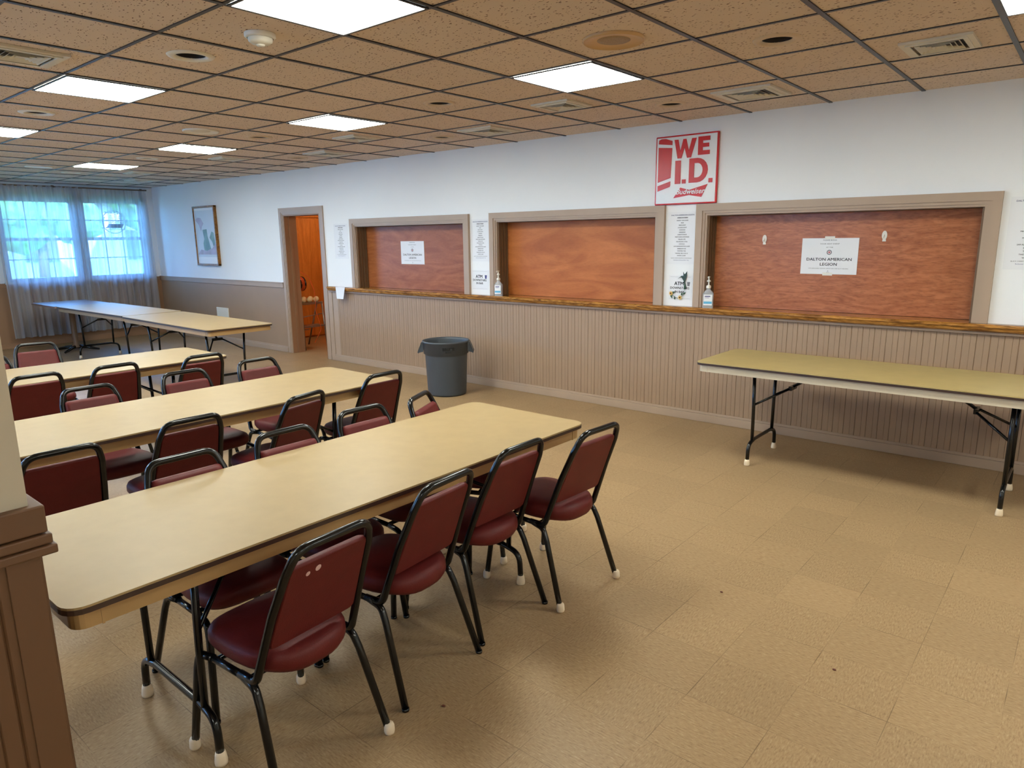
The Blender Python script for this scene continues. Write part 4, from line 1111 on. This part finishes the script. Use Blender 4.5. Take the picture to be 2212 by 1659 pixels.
b = MB(); b.prism([(-.30, .26), (-.24, .30), (-.12, .29), (-.04, .20), (-.10, .15), (-.14, .08), (-.20, .18)], -.036, -.0356, 'xz')
b.prism([(-.31, -.30), (-.20, -.22), (0, -.24), (.18, -.20), (.31, -.12), (.31, -.30)], -.0364, -.0360, 'xz'); b.build('shape', M['pic3'], t)

# ------------------------------------------------------------------ closet contents
t = thing('step_ladder', (-9.42, 6.22, 0), 'worn aluminium step ladder standing just inside the doorway', 'ladder')
FR = [((.20, s_*.20, 0), (-.02, s_*.165, .76)) for s_ in (-1, 1)]
for s_ in (-1, 1):
    b = MB(); b.tube([(.23, s_*.205, .0), (.17, s_*.185, .72), (.16, s_*.185, 1.12)] if s_ < 0 else [(.23, s_*.205, .0), (.17, s_*.185, .72)], .015, 8)
    b.build('rail', M['alu'], t)
    b = MB(); b.tube([(-.28, s_*.20, 0), (.06, s_*.175, .70)], .013, 8); b.build('rear_leg', M['alu'], t)
for z in (.35, .70):
    f = z/.74; x = .22-.05*f; b = MB(); b.box((x-.17, -.190+.015*f, z-.014), (x+.02, .190-.015*f, z+.014), bev=.004); b.build('step', M['alu'], t)
b = MB(); b.tube([(-.22, -.185, .25), (-.22, .185, .25)], .008, 6); b.tube([(.17, -.18, .50), (.17, .18, .53)], .007, 6); b.build('cross_brace', M['alu'], t)
t = thing('foam_ball_pile', (-9.45, 6.22, .712), '', 'lights')
bpy.data.objects.remove(t)
k = 0
for x, y, z, lb in ((-9.275, 6.10, .759, 'left'), (-9.275, 6.21, .759, 'middle'), (-9.275, 6.325, .759, 'right'), (-9.35, 6.155, .760, 'rear left'), (-9.35, 6.27, .760, 'rear right')):
    b = MB(); tb = bmesh.new(); bmesh.ops.create_uvsphere(tb, u_segments=16, v_segments=10, radius=.044)
    for f in tb.faces: f.smooth = True
    b.absorb(tb)
    for v in b.bm.verts: v.co *= 1+.05*math.sin(v.co.x*90)*math.sin(v.co.z*70)
    o = b.build('round_lamp', M['bulb'], keep_normals=True); o.location = (x, y, z)
    for p in o.data.polygons: p.use_smooth = True
    tag(o, 'cream round lamp globe on the top step of the ladder, %s one' % lb, 'lamp globe', 'cream globes on the ladder')
t = thing('cable_reel', (-9.37, 6.12, 1.00), 'black cable reel with orange cord hanging at the top of the ladder', 'cable reel')
b = MB(); mt = Matrix.Rotation(PI/2, 4, 'Y')
b.lathe([(0, -.05), (.10, -.05), (.11, -.045), (.11, -.035), (.05, -.03), (.05, .03), (.11, .035), (.11, .045), (.10, .05), (0, .05)], seg=24)
for v in b.bm.verts: v.co = Matrix.Rotation(PI/2, 4, 'X') @ v.co
b.build('spool', M['black'], t)
b = MB(); b.tube([(.10*math.cos(a), -.028+.06*a/25, .10*math.sin(a)) for a in [k*.35 for k in range(72)]], .006, 6); b.build('cord', M['orange'], t)
b = MB(); P = [(-10.39, 6.60, 2.0), (-10.3, 6.62, 1.5), (-9.9, 6.4, 1.25), (-9.5, 6.22, 1.18), (-9.30, 6.24, 1.10), (-9.23, 6.27, .90), (-9.215, 6.27, .80), (-9.21, 6.26, .60), (-9.19, 6.3, .42), (-9.19, 6.33, .30), (-9.2, 6.2, .10)]
b.tube(fillet(P, .08, 5), .005, 6); tag(b.build('extension_cord', M['orange']), 'orange extension cord draped down over the step ladder in the closet', 'cord')
t = thing('closet_lamp', (-9.0, 7.3, H+.02), 'bare warm bulb on the closet ceiling, out of view behind the doorway head', 'lamp')
b = MB(); b.lathe([(.05, 0), (.05, -.03), (.02, -.05), (.018, -.07), (0, -.07)], seg=16); b.build('socket', M['plastic'], t)
b = MB(); b.lathe([(.015, -.07), (.032, -.10), (.036, -.125), (.026, -.15), (0, -.16)], seg=16); b.build('bulb', M['warmbulb'], t)

# small debris on the floor
for x, y, lb in ((-1.185, 2.92, 'tiny black crumb on the open floor, right of the chairs'), (-.60, 2.62, 'tiny black crumb on the floor at lower right'), (-1.62, 1.52, 'tiny dark crumb on the floor beside the nearest chair leg')):
    b = MB(); tb = bmesh.new(); bmesh.ops.create_icosphere(tb, subdivisions=1, radius=.006)
    for v in tb.verts: v.co = Vector((v.co.x*1.4, v.co.y, v.co.z*.5+.003))
    b.absorb(tb); o = b.build('crumb', M['core']); o.location = (x, y, 0); tag(o, lb, 'crumb')
